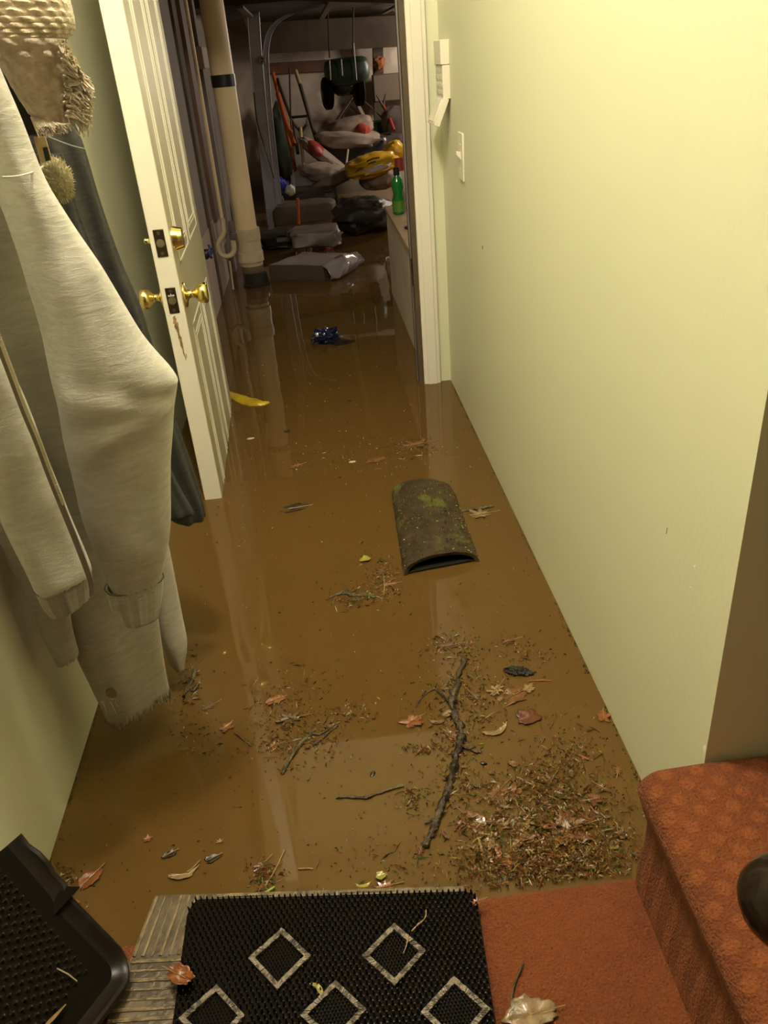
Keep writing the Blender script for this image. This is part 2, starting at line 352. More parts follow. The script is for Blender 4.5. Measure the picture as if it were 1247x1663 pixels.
# ------------------------------------------------------------------ keypad and switch on the right wall
kp = thing('keypad', (XR, 2.53, .86), 'ivory alarm keypad with its cover flipped open, on right wall near the doorway', 'keypad')
y0, y1 = 2.50, 2.62
MB().box((XR-.026, y0, .985), (XR, y1, 1.045)).build('housing', PLASTIC, kp, bevel=.002)
MB().box((XR-.022, y0+.002, .90), (XR, y1-.002, .985)).build('key_panel', PLASTIC, kp, bevel=.002)
for i in range(4):
    for j in range(3):
        MB().box((XR-.0245, y0+.016+j*.032, .912+i*.018), (XR-.0215, y0+.038+j*.032, .923+i*.018)).build('key', BUTTON, kp, bevel=.001)
m = MB(); Mf = Matrix.Translation((XR-.012, 0, .902)) @ Matrix.Rotation(R(24), 4, 'Y')
m.box((-.010, y0, -.075), (.008, y1, 0), M=Mf); m.box((-.012, y0+.01, -.068), (-.009, y1-.01, -.008), M=Mf)
m.build('flip_cover', PLASTIC, kp, bevel=.002)
sw = thing('light_switch', (XR, 2.345, .765), 'ivory toggle light switch plate on the right green wall', 'light switch')
MB().box((XR-.005, 2.31, .706), (XR, 2.382, .826)).build('wall_plate', PLASTIC, sw, bevel=.002)
MB().prism([(XR-.004, 2.338, .757), (XR-.004, 2.338, .778), (XR-.016, 2.338, .781), (XR-.017, 2.338, .773)], (0, 1, 0), .012).build('toggle', PLASTIC, sw, bevel=.001)
for z in (.736, .796): MB().lathe((XR-.005, 2.346, z), (-1, 0, 0), [(0, .003), (.001, .0028), (.0011, .0005)], 10).build('screw', PLASTIC, sw)

# hallway ceiling lamp
cl = thing('ceiling_lamp', (LAMP[0], LAMP[1], CZ), 'round ceiling lamp base over the flooded hallway, above the photo', 'lamp')
MB().lathe((LAMP[0], LAMP[1], CZ), (0, 0, -1), [(0, .07), (.02, .07), (.03, .05), (.06, .02), (.075, .018)], 28).build('lamp_base', CREAM, cl)

# ------------------------------------------------------------------ mats on the landing
GM = [mat('grey_brown_weave', (.14, .105, .06), .35, (.07, .05, .03), 26, bump=.5, bsc=120, lo=.4, hi=.6), mat('tan_ribs', (.30, .225, .12), .35, (.14, .10, .055), 60, bump=.6, bsc=200)]
g0, g1, g2, g3 = Vector((-.335, .757, 0)), Vector((.1, .708, 0)), Vector((.055, .30, 0)), Vector((-.428, .30, 0))
def bil(u, v, z=0): p = (g0*(1-u)+g1*u)*(1-v) + (g3*(1-u)+g2*u)*v; return Vector((p.x, p.y, z))
GZ = .008
gm = thing('doormat', bil(.5, .5, GZ), 'grey-brown ribbed doormat lying underneath the black spiked mat', 'doormat')
m = MB(); n = 16
top = [[bil(i/n, j/n, GZ+.006) for i in range(n+1)] for j in range(n+1)]
m.prism([bil(0, 0, GZ-.002), bil(1, 0, GZ-.002), bil(1, 1, GZ-.002), bil(0, 1, GZ-.002)], (0, 0, 1), .009); m.build('mat_base', GM[0], gm, smooth=False)
m = MB(); NU, NV = 5, 5
for a in range(NU):
    for b_ in range(NV):
        u0, u1, v0, v1 = a/NU+.006, (a+1)/NU-.006, b_/NV+.006, (b_+1)/NV-.006
        if (a+b_) % 2 == 0: segs = [((u0+(u1-u0)*(k+.1)/7, v0), (u0+(u1-u0)*(k+.1)/7, v1)) for k in range(8)]
        else: segs = [((u0, v0+(v1-v0)*(k+.1)/7), (u1, v0+(v1-v0)*(k+.1)/7)) for k in range(8)]
        for (p, q) in segs:
            pts = [bil(p[0]+(q[0]-p[0])*t/8, p[1]+(q[1]-p[1])*t/8, GZ+.0072) + Vector((random.uniform(-.0004, .0004), random.uniform(-.0004, .0004), 0)) for t in range(9)]
            m.tube(pts, random.choice((.0010, .0015, .0026)), 6, 0)
m.build('ribs', GM[1], gm)
# black spiked mat
b0, b1, b2, b3 = Vector((-.283, .738, 0)), Vector((.115, .693, 0)), Vector((.094, .33, 0)), Vector((-.285, .33, 0))
def bl2(u, v, z=0): p = (b0*(1-u)+b1*u)*(1-v) + (b3*(1-u)+b2*u)*v; return Vector((p.x, p.y, z))
BZ = GZ+.010
bm_ = thing('spiked_mat', bl2(.5, .5, BZ), 'black rubber spiked doormat with silver diamond outlines on the carpeted landing', 'doormat')
def corner_poly(f, z, c=.035):
    return [f(c, 0, z), f(1-c, 0, z), f(1-.01, .012, z), f(1, c, z), f(1, 1, z), f(0, 1, z), f(0, c*1.6, z), f(.015, .015, z)]
MB().prism(corner_poly(bl2, BZ-.002), (0, 0, 1), .006).build('mat_base', BLACKR, bm_, smooth=False)
dia = []
for quad in (((458, 1508), (505, 1553), (450, 1608), (403, 1557)), ((640, 1500), (692, 1545), (641, 1602), (588, 1553)),
             ((545, 1593), (595, 1640), (542, 1700), (487, 1650)), ((737, 1586), (797, 1640), (742, 1702), (683, 1645)), ((352, 1600), (398, 1650), (345, 1712), (290, 1655))):
    dia.append([at(x, y, 2, BZ+.009) for x, y in quad])
def inside(p, q, sc=1.0):
    c = sum(q, Vector())/4; s = 0
    for i in range(4):
        a = c+(q[i]-c)*sc; b = c+(q[(i+1) % 4]-c)*sc
        s += 1 if ((b.x-a.x)*(p.y-a.y)-(b.y-a.y)*(p.x-a.x)) > 0 else -1
    return abs(s) == 4
def pin(m, p, r, h, lean=(0, 0), ax=Vector((0, 0, 1))):
    e1 = ax.orthogonal().normalized(); e2 = ax.cross(e1); n = 6
    vs = [p+e1*math.cos(k*math.pi/3)*r+e2*math.sin(k*math.pi/3)*r for k in range(n)]
    vs += [p+ax*h+(e1*math.cos(k*math.pi/3)+e2*math.sin(k*math.pi/3))*r*.42+Vector((lean[0], lean[1], 0)) for k in range(n)]
    m.add(vs, [(k, (k+1) % n, (k+1) % n+n, k+n) for k in range(n)] + [tuple(range(n, 2*n))])
m = MB(); sp = .0078; rows = int(.40/sp*1.12)
for j in range(rows):
    for i in range(int(.40/sp)+1):
        u = (i+(.5 if j % 2 else 0))*sp/.40+.008; v = (j+.5)/rows
        if u > 1.0 or (u+v < .022): continue
        p = bl2(u, v, BZ+.004)
        if any(inside(p, q, 1.06) for q in dia): continue
        pin(m, p, .0021, .0105, (random.uniform(-.0006, .0006), random.uniform(-.0006, .0006)))
m.build('rubber_pins', PINR, bm_, smooth=False)
for q in dia:
    m = MB(); c = sum(q, Vector())/4
    for i in range(-14, 15):
        for j in range(-14, 15):
            p = c + Vector(((i+(.5 if j % 2 else 0))*.0045, j*.0042, 0)); p.z = BZ+.003
            if inside(p, q, .86): pin(m, p, .0013, .0065)
    m.build('fine_pins', PINR, bm_, smooth=False)
SILV = mat('worn_silver_paint', (.27, .22, .165), .3, (.07, .055, .04), 130, metal=.15, bump=.8, bsc=260, lo=.45, hi=.6)
for q in dia:
    m = MB(); c = sum(q, Vector())/4; c.z = 0
    for i in range(4):
        a, b = q[i], q[(i+1) % 4]; ai, bi = c+(Vector((a.x, a.y, 0))-c)*.78, c+(Vector((b.x, b.y, 0))-c)*.78
        N_ = 16
        for k in range(N_):
            t0, t1 = k/N_, (k+.86)/N_
            h = random.uniform(.0075, .0092)
            P = [Vector((a.x+(b.x-a.x)*t0, a.y+(b.y-a.y)*t0, BZ+.003)), Vector((a.x+(b.x-a.x)*t1, a.y+(b.y-a.y)*t1, BZ+.003)), Vector((ai.x+(bi.x-ai.x)*t1, ai.y+(bi.y-ai.y)*t1, BZ+.003)), Vector((ai.x+(bi.x-ai.x)*t0, ai.y+(bi.y-ai.y)*t0, BZ+.003))]
            m.prism(P, (0, 0, 1), h)
        P = [Vector((a.x, a.y, BZ+.003)), Vector((b.x, b.y, BZ+.003)), Vector((bi.x, bi.y, BZ+.003)), Vector((ai.x, ai.y, BZ+.003))]
        m.prism(P, (0, 0, 1), .0065)
    m.build('diamond_outline', SILV, bm_, smooth=False)

# black tray mat propped against the left wall
A = Vector((-.352, .641, .022)); B = Vector((-.484, .745, .175)); C = Vector((-.352, .40, .018))
ux = (B-A).normalized(); vy = (C-A); vy = (vy-ux*vy.dot(ux)).normalized(); nz = ux.cross(vy).normalized()
if nz.z < 0: nz = -nz
TM = Matrix(((ux.x, vy.x, nz.x, A.x), (ux.y, vy.y, nz.y, A.y), (ux.z, vy.z, nz.z, A.z), (0, 0, 0, 1)))
ty = thing('boot_tray', A, 'black rubber boot tray with nubbed floor, propped against the left green wall', 'boot tray')
UL, VL = (B-A).length, .42
MB().box((.0, .0, 0), (UL, VL, .003), M=TM).build('tray_floor', BLACKR, ty, smooth=False, bevel=.001)
rim = []
def rr(u, v): return TM @ Vector((u, v, 0))
path = [(UL, 0)] + [(UL*.55+UL*.45*(1-i/6), 0) for i in range(1, 6)] + [(UL*.52, .006), (.03, 0)] + [(.03-.03*math.sin(a), .03-.03*math.cos(a)) for a in (R(22), R(45), R(68), R(90))] + [(0, VL*i/6) for i in range(1, 7)]
m = MB(); rings = []
for i, (u, v) in enumerate(path):
    a = Vector(path[max(i-1, 0)]+(0,)); b = Vector(path[min(i+1, len(path)-1)]+(0,)); t = (b-a).normalized(); o_ = Vector((t.y, -t.x, 0))
    o_ = o_ if (o_.x < 0.01 or True) else -o_
    c = Vector((u, v, 0)); cen = Vector((UL/2, VL/2, 0))
    if (c-cen).dot(o_) < 0: o_ = -o_
    hh = .015*(1+.5*noise.noise(Vector((u*30, v*30, 1))))
    rings.append([TM @ (c-o_*.012+Vector((0, 0, .003))), TM @ (c-o_*.002+Vector((0, 0, .010))), TM @ (c+Vector((0, 0, hh))), TM @ (c+o_*.004+Vector((0, 0, hh+.002))), TM @ (c+o_*.009+Vector((0, 0, hh-.002))), TM @ (c+o_*.006+Vector((0, 0, .006))), TM @ (c-o_*.002)])
m.loft(rings, cap=True); m.build('rim', mat('glossy_black_rim', (.010, .007, .005), .34, (.02, .015, .009), 12, spec=.3), ty)
m = MB(); k = 0
for j in range(int(VL/.010)):
    for i in range(int(UL/.011)):
        u, v = (i+(.5 if j % 2 else 0))*.011+.045, j*.010+.045
        if u > UL-.01 or v > VL-.01: continue
        pin(m, TM @ Vector((u, v, .002)), .0030, .0065, ax=nz)
m.build('nubs', PINR, ty, smooth=False)
cu = (.118/2)
m = MB()
for (w, hgt) in ((.018, .035),):
    p = TM @ Vector((UL*.53, .0, .0)); m.add([p, p+ux*.03, p+vy*.03, p+nz*.034-vy*.004+ux*.004], [(0, 1, 3), (1, 2, 3), (2, 0, 3), (0, 2, 1)])
m.build('torn_flap', BLACKR, ty, smooth=False)
for i, (u, v, L_, a, c) in enumerate(((.04, .12, .05, 1.5, (.22, .13, .05)), (.025, .15, .014, .6, (.55, .40, .08)), (.06, .07, .03, .3, (.3, .25, .15)))):
    m = MB(); m.tube([TM @ Vector((u-math.cos(a)*L_/2, v-math.sin(a)*L_/2, .010)), TM @ Vector((u, v, .012)), TM @ Vector((u+math.cos(a)*L_/2, v+math.sin(a)*L_/2, .010))], [.0008, .003 if i < 2 else .0009, .0008], 8, flat=.4)
    m.build(('twig', 'leaf_scrap', 'straw')[i], mat('tray_debris', c, .3), cat='plant debris', label=('long brown leaf stalk lying in the black boot tray', 'tiny yellow leaf scrap in the black boot tray', 'thin pale stalk lying across the black boot tray nubs')[i])

# round handrail end at the right edge
HB = Vector((.289, .352, .461))
hr = thing('handrail', HB, 'glossy dark rounded handrail end poking in at the right edge', 'handrail')
BW = mat('glossy_dark_wood', (.012, .008, .005), .14, (.02, .012, .007), 8, spec=.35)
m = MB(); ax = Vector((.55, -.62, .10)).normalized()
m.lathe(HB-ax*.032, ax, [(0, .002), (.002, .011), (.007, .020), (.014, .028), (.022, .033), (.032, .036), (.044, .036), (.055, .033), (.062, .029), (.070, .031)], 32); m.build('rounded_end', BW, hr, angle=80)
MB().tube([HB+ax*.036, HB+ax*.25, HB+ax*.45], .030, 24).build('rail', BW, hr)

# ------------------------------------------------------------------ garments
def crom(pts, n):
    out = []; P = [pts[0]]+list(pts)+[pts[-1]]
    seg = len(pts)-1
    for i in range(n+1):
        t = i/n*seg; k = min(int(t), seg-1); f = t-k; a, b, c, d = P[k], P[k+1], P[k+2], P[k+3]
        out.append(.5*((2*b)+(c-a)*f+(2*a-5*b+4*c-d)*f*f+(3*b-a-3*c+d)*f**3))
    return out
def drape(rows, Y, th, n=70, sl=.055, nu=64, wr=.006, seed=0, wf=(9, 9, 5), folds=0, frayed=0, power=.8, twist=None, y_fn=None, hole=None, ribs=0):
    """rows: left and right outline points of a hanging cloth tube at depth Y."""
    Ls = crom([at(r[0], r[1], 1, Y) for r in rows], n); Rs = crom([at(r[2], r[3], 1, Y) for r in rows], n); slk = sl/.08
    rings = []; at0 = [(l.copy(), r.copy()) for l, r in zip(Ls, Rs)]
    for i, (l, r) in enumerate(zip(Ls, Rs)):
        thh = th if not callable(th) else th(i/n)
        for it in range(4):       # size the tube so that its own outline, not its mid plane, has the wanted width
            c = (l+r)/2; a = (r-l)/2; a.x = max(a.x, .006); a.y = a.x*slk; n0 = Vector((a.y, -abs(a.x)-1e-4, 0)).normalized()
            q = [c+a*math.copysign(abs(math.cos(t))**power, math.cos(t))+n0*thh*math.copysign(abs(math.sin(t))**power, math.sin(t)) for t in [k*math.pi/16 for k in range(32)]]
            tl, tr = proj(at0[i][0]), proj(at0[i][1]); u = [proj(v) for v in q]; vx = (823-(tl[0]+tr[0])/2)/(3113-(tl[1]+tr[1])/2); ym = (tl[1]+tr[1])/2
            w_ = [x-(y-ym)*vx for x, y in u]; k0 = tl[0]-(tl[1]-ym)*vx; k1 = tr[0]-(tr[1]-ym)*vx
            l = l+Vector(((k0-min(w_))*l.y/F*.9, 0, 0)); r = r+Vector(((k1-max(w_))*r.y/F*.9, 0, 0))
        c = (l+r)/2; a = (r-l)/2; a.x = max(a.x, .006); a.y = a.x*slk; nn = Vector((a.y, -abs(a.x)-1e-4, 0)).normalized(); s = i/n; ring = []
        thh = th if not callable(th) else th(s)
        for k in range(nu):
            an = 2*math.pi*k/nu; ca, sa = math.cos(an), math.sin(an)
            e = lambda x: math.copysign(abs(x)**power, x)
            p = c + a*e(ca) + nn*thh*e(sa)
            q = Vector((p.x*wf[0]+seed, p.y*wf[1], p.z*wf[2]))
            w = noise.noise(q)*1.0 + noise.noise(q*2.3+Vector((5, 1, 2)))*.45
            if folds: w += folds*math.sin(ca*9+seed+2*s)*.6
            d = (nn*e(sa)*1.0 + a.normalized()*ca*.25)
            p = p + d*wr*w
            if ribs: p = p + d*.0012*math.sin(an*ribs)
            if frayed and i == n: p.z -= frayed*(.5+noise.noise(Vector((k*.9, seed, 0)))*1.3+random.uniform(0, .5))
            p.x = max(p.x, XL+.003); ring.append(p)
        rings.append(ring)
    m = MB(); m.loft(rings, cap=False)
    if hole:
        hx, hy, hr_, hr2 = hole; nf = []
        for f in m.f:
            c = sum((m.v[i] for i in f), Vector())/len(f)
            h = at(hx, hy, 1, c.y)
            if c.y < Y+.01 and ((c.x-h.x)/hr_)**2+((c.z-h.z)/hr2)**2 < 1: continue
            nf.append(f)
        m.f = nf; m.m = [0]*len(nf)
    return m
def garment(name, base, label, cat): return thing(name, base, label, cat)
# A: front grey sweatshirt with bent sleeve
sa = garment('sweatshirt', at(120, 300, 1, .95), 'heather grey sweatshirt hanging frontmost, its long bent sleeve crossing the others', 'sweatshirt')
rowsA = [(-260, -260, -124, -260), (-190, -90, -84, -100), (-95, 110, -4, 105), (-18, 280, 66, 268), (10, 350, 108, 345), (40, 440, 176, 452), (66, 530, 228, 540), (82, 610, 285, 612), (88, 640, 290, 636), (98, 690, 283, 690), (112, 750, 277, 750), (135, 840, 276, 835), (163, 915, 269, 910), (181, 958, 259, 953)]
mA = drape(rowsA, 1.00, lambda s: (.030+.030*math.sin(min(1, s*1.02)*math.pi)), n=110, nu=80, wr=.010, seed=3, wf=(13, 9, 7), folds=0)
# pull cloth folds towards the elbow point
E = at(288, 628, 1, 1.04)
for i, v in enumerate(mA.v):
    if 0 < (i % 80) < 40:
        dx = (E-v); ln = math.hypot(dx.x, dx.z)
        for (ang_, amp, wdt) in ((R(200), -.016, .011), (R(168), -.010, .010), (R(228), -.011, .010), (R(150), .008, .012), (R(184), .010, .010), (R(214), .010, .010)):
            d = Vector((math.cos(ang_), 0, -math.sin(ang_))) if False else Vector((math.cos(ang_), 0, math.sin(ang_)))
            r_ = v-E; tt = r_.x*d.x+r_.z*d.z; pp = abs(r_.x*d.z-r_.z*d.x)
            if tt > 0: v.y += amp*math.exp(-(pp/(wdt+tt*.10))**2)*math.exp(-tt/.075)*min(1, tt/.012)
sl = mA.build('sleeve', HEATHER, sa, angle=180, solid=.002)
mq = drape([(170, 948, 266, 942), (174, 964, 265, 960), (181, 986, 261, 982), (190, 1003, 256, 1000)], 1.00, .027, sl=.05, n=10, nu=80, wr=.004, seed=9, ribs=34)
cf = mq.build('cuff', HEATHER, sl, angle=180, solid=.002)
SEAM = mat('seam_shadow_thread', (.16, .145, .11), .9)
MB().tube([v+(v-sum(mq.v[:80], Vector())/80).normalized()*.0015 for v in mq.v[:80]]+[mq.v[0]+(mq.v[0]-sum(mq.v[:80], Vector())/80).normalized()*.0015], .0011, 6).build('seam', SEAM, sa)
p = [at(x, y, 1, yy) for x, y, yy in ((4, 288, .925), (30, 286, .935), (55, 279, .965), (70, 270, 1.01))]
m = MB(); m.tube(crom(p, 12), .0011, 6); m.build('seam', mat('pale_thread', (.62, .58, .5), .8), sl, label='pale shoulder seam')
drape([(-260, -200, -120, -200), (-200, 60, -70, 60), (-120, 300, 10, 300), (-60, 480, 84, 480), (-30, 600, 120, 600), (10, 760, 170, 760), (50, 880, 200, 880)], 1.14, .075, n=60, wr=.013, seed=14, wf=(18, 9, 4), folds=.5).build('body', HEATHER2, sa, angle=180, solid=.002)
# B: zip hoodie
sb = garment('zip_hoodie', at(60, 700, 1, .88), 'grey zip hoodie at the left photo edge, zipper showing beside its short straight sleeve', 'hoodie')
rowsB = [(-190, 330, -75, 320), (-130, 450, -40, 440), (-92, 560, 0, 556), (-60, 665, 42, 655), (-28, 765, 78, 750), (8, 855, 114, 840), (46, 932, 146, 915), (54, 950, 150, 934)]
mB = drape(rowsB, .90, lambda s: .038-.010*s, n=70, nu=64, wr=.008, seed=21, wf=(10, 8, 6)); slb = mB.build('sleeve', HEATHER, sb, angle=180, solid=.002)
mq = drape([(54, 949, 150, 933), (60, 965, 151, 947), (68, 980, 150, 960), (76, 990, 148, 967)], .90, .024, n=10, nu=80, wr=.003, seed=25, ribs=34)
mq.build('cuff', HEATHER2, slb, angle=180, solid=.002)
MB().tube([v+(v-sum(mq.v[:80], Vector())/80).normalized()*.0015 for v in mq.v[:80]]+[mq.v[0]+(mq.v[0]-sum(mq.v[:80], Vector())/80).normalized()*.0015], .0011, 6).build('seam', SEAM, sb)
zp = crom([at(x, y, 1, .865) for x, y in ((-30, 470), (2, 556), (24, 615), (44, 668), (64, 716), (84, 770), (108, 830), (130, 885), (150, 940), (153, 965))], 80)
m = MB()
for i in range(len(zp)-1):
    a, b = zp[i], zp[i+1]; o_ = Vector((.0075, 0, .003)); m.prism([a, b, b+o_*-.9, a+o_*-.9], (0, 1, 0), .002)
zt = m.build('zipper_tape', mat('zipper_tape', (.20, .17, .13), .8), sb, smooth=False)
m = MB()
for i in range(0, 52):
    p = zp[i] if i < len(zp) else zp[-1]; m.box(p+Vector((-.0016, -.0022, -.0012)), p+Vector((.0022, .0005, .0010)))
    q = (zp[i]+zp[i+1])/2; m.box(q+Vector((-.0016, -.0022, -.0010)), q+Vector((.0022, .0005, .0010)))
m.build('zipper_teeth', mat('zip_teeth', (.62, .56, .42), .35, metal=.5), zt, smooth=False, label='pale zipper teeth')
# C, D: long-sleeved shirt with frayed cuffs
sc_ = garment('long_sleeved_shirt', at(190, 900, 1, 1.02), 'worn grey long-sleeved shirt hanging lowest, with frayed cuff and thumb hole', 'shirt')
rowsC = [(-120, 200, 30, 200), (-60, 400, 110, 400), (-10, 600, 160, 600), (40, 760, 200, 760), (66, 880, 238, 870), (92, 980, 256, 960), (120, 1050, 264, 1040), (140, 1090, 269, 1082), (164, 1142, 276, 1124)]
mC = drape(rowsC, 1.09, .028, n=220, nu=200, wr=.009, seed=33, wf=(10, 8, 5), frayed=.020, hole=(180, 1126, .0085, .012))
slc = mC.build('sleeve', HEATHER2, sc_, angle=180, solid=.0016)
m = MB()
for k in range(60):
    t = k/59; p = at(166+110*t, 1143-18*t+4*math.sin(t*9), 1, 1.035+.11*t+random.uniform(-.02, .02)); q = p+Vector((random.uniform(-.004, .004), random.uniform(-.003, .003), -random.uniform(.006, .024)))
    m.tube([p+Vector((0, 0, .006)), (p+q)/2+Vector((random.uniform(-.002, .002), 0, 0)), q], [.0008, .0006, .0003], 5)
m.build('frayed_threads', HEATHER, slc, kind='stuff')
mD = drape([(-70, 700, 60, 700), (-20, 830, 90, 830), (28, 940, 110, 940), (62, 1020, 118, 1015), (88, 1070, 128, 1058)], 1.02, .020, sl=.02, n=40, wr=.005, seed=40, frayed=.006)
mD.build('sleeve', HEATHER2, sc_, angle=180, solid=.0016)
# E: towel-like garment behind with ragged hem
se = garment('ragged_cloth', at(270, 950, 1, 1.14), 'grey cloth with ragged lower corner showing behind the long sleeve', 'clothing')
drape([(120, 600, 230, 600), (170, 720, 250, 720), (205, 810, 262, 810), (225, 880, 272, 880), (240, 950, 285, 945), (252, 1010, 297, 1005), (264, 1050, 303, 1045), (276, 1078, 297, 1080)], 1.22, .02, n=50, wr=.006, seed=50, frayed=.006).build('cloth_panel', HEATHER, se, angle=180, solid=.0016)
# F: dark jacket
sf = garment('dark_jacket', at(230, 500, 1, 1.3), 'dark slate jacket hanging behind the grey sweatshirt, hem near the open door', 'jacket')
slf = drape([(-120, -150, 20, -150), (-60, 30, 70, 20), (0, 180, 112, 172), (45, 262, 138, 240), (80, 340, 166, 332), (110, 430, 197, 425), (140, 505, 227, 500), (170, 600, 256, 596), (200, 690, 286, 688), (235, 770, 312, 766), (268, 815, 327, 812), (274, 840, 333, 836)], 1.36, .04, n=90, nu=72, wr=.010, seed=60, wf=(16, 9, 3), folds=.6).build('sleeve', NAVY, sf, angle=180, solid=.002)
m = MB(); m.tube(crom([at(x, y, 1, 1.255) for x, y in ((78, 222), (98, 230), (118, 237), (138, 242))], 10), .0009, 6); m.build('seam', mat('slate_thread', (.2, .22, .2), .8), slf)
drape([(60, 250, 100, 250), (90, 350, 130, 350), (125, 450, 170, 450), (160, 560, 205, 560), (195, 660, 240, 660), (225, 760, 275, 760), (262, 836, 318, 838)], 1.27, .02, n=60, wr=.006, seed=64, folds=.4).build('front_edge', NAVY, sf, angle=180, solid=.002)
# H: knit scarf
sh = garment('knit_scarf', at(60, 100, 1, .97), 'cream chunky knit scarf with fringed end, bunched at the top left', 'scarf')
KR = mat('cream_ribbed_knit', (.64, .54, .39), .9, (.48, .38, .26), 70, bump=.6, bsc=200, sheen=.4)
def knit(rows, Y, th, n, nu, seed, kx, ky):
    m = drape(rows, Y, th, n=n, nu=nu, sl=.025, wr=.008, seed=seed, wf=(14, 9, 12)); 
    for i in range(n+1):
        for k in range(nu):
            v = m.v[i*nu+k]; an = 2*math.pi*k/nu; w = .0028*abs(math.sin(i*ky))*(.6+.4*math.sin(k*kx+i*.4))
            v.y += -w*math.sin(an)*1.6 - 0; v.z += w*.6*math.cos(i)
    return m
knit([(-150, -190, 60, -200), (-110, -90, 88, -100), (-70, -20, 108, -30), (-50, 20, 121, 18), (-40, 48, 124, 46), (-34, 66, 108, 64)], 1.05, .045, 90, 120, 70, 1.1, .42).build('rolled_band', KR, sh, angle=180)
knit([(-90, 20, 100, 20), (-40, 60, 106, 56), (-5, 100, 118, 95), (18, 140, 128, 135), (42, 180, 118, 178), (66, 208, 108, 205), (78, 219, 100, 217)], 1.08, lambda s: .032-.022*s, 70, 100, 77, .9, .5).build('hanging_end', KNIT, sh, angle=180)
m = MB()
for k in range(420):
    t = random.random(); r0 = at(92+38*t*random.random()+8, 66+125*t, 1, 1.10-random.uniform(0, .04))
    tip = at(*( (100+55*math.sin(min(1, t*1.35)*math.pi*.62)*random.uniform(.55, 1.0)), 84+140*t*random.uniform(.75, 1.02)), 1, 1.08-random.uniform(0, .03))
    mid = (r0+tip)/2+Vector((random.uniform(-.004, .006), 0, random.uniform(0, .006)))
    m.tube([r0, mid, tip], [.0016, .0014, .0006], 5)
for k in range(120):
    t = random.random(); r0 = at(50+60*t, 190+14*t, 1, 1.065); tip = at(62+52*t+random.uniform(-4, 4), 214+random.uniform(-6, 12)-10*t, 1, 1.05); m.tube([r0, (r0+tip)/2, tip], [.0014, .0012, .0005], 5)
m.build('fringe', KNITF, sh, kind='stuff')
# cap brim with tag, and pompom
sg_ = garment('black_cap', at(35, 170, 1, .97), 'black curved cap brim tucked between the grey sweatshirt and the knit scarf', 'cap')
drape([(-60, 60, -10, 88), (-40, 100, 14, 112), (-10, 140, 38, 138), (12, 180, 56, 170), (36, 222, 68, 216)], 1.12, .008, sl=.02, n=30, wr=.002, seed=80).build('brim', mat('black_felt', (.012, .011, .009), .8), sg_, angle=180)
m = MB(); m.tube(crom([at(x, y, 1, 1.115) for x, y in ((-8, 92), (16, 112), (40, 138), (58, 172), (69, 216))], 20), .0010, 6); m.build('edge_piping', mat('pale_piping', (.5, .42, .26), .7), sg_)
p = [at(x, y, 1, 1.115) for x, y in ((54, 222), (73, 221), (84, 260), (66, 266))]
tg = MB().prism(p, (0, 1, 0), .002).build('woven_tag', mat('yellow_tag', (.62, .36, .09), .6, (.66, .56, .34), 50), sg_, smooth=False)
p = [at(x, y, 1, 1.113) for x, y in ((69, 240), (77, 239), (81, 260), (74, 262))]; MB().prism(p, (0, 1, 0), .0015).build('black_stripe', BLACKP, tg, smooth=False)
c = at(94, 292, 1, 1.14)
pp_ = thing('pompom', c, 'small fuzzy tan pompom dangling below the black cap', 'pompom')
MB().blob(c, (.018, .013, .025), amp=.15, seed=5).build('core', mat('tan_fur', (.42, .36, .2), .95, (.3, .26, .15), 120, bump=.8, bsc=300), pp_)
m = MB()
for k in range(420):
    d = Vector((random.gauss(0, 1), random.gauss(0, 1), random.gauss(0, 1))).normalized(); a = c+Vector((d.x*.017, d.y*.012, d.z*.024)); m.tube([a, a+Vector((d.x*.005, d.y*.005, d.z*.006))], [.0006, .0002], 4)
m.build('fur', mat('tan_fur_tips', (.46, .40, .23), .95), pp_, kind='stuff')
#---GARAGE---
# ------------------------------------------------------------------ garage contents
def pick(px, py, Y): return at(px, py, 1, Y)
# big drain pipe in the corner
dp = thing('drain_pipe', (-.375, 4.42, 0), 'thick cream vertical drain pipe with black strap, standing behind the open door', 'pipe')
Y = 4.42; b_ = pick(402, 380, Y); t_ = pick(353, 0, Y); PX = b_.x-.002; r_ = .055
MB().tube([(PX, Y, .24), (PX, Y, CZ+.1)], r_, 28).build('pipe_run', PVC, dp)
m = MB(); m.lathe((PX, Y, .10), (0, 0, 1), [(0, .060), (.02, .060), (.021, .068), (.07, .068), (.071, .064), (.13, .064), (.131, .067), (.185, .067), (.187, .056)], 28); m.build('coupling', PVCW, dp)
MB().lathe((PX, Y, -.1), (0, 0, 1), [(0, .052), (.15, .052), (.16, .058), (.20, .058)], 24).build('lower_stub', mat('grimy_pipe', (.16, .12, .07), .5), dp)
m = MB(); m.lathe((PX+.012, Y-.03, -.30), (0, 0, 1), [(0, .075), (.31, .072), (.315, .066), (.36, .064), (.365, .05)], 24); m.build('black_boot', BLACKP, dp)
zb = pick(366, 131, Y).z; MB().lathe((PX, Y, zb-.026), (0, 0, 1), [(0, .050), (.001, .0585), (.052, .0585), (.053, .05)], 28).build('strap', BLACKP, dp)
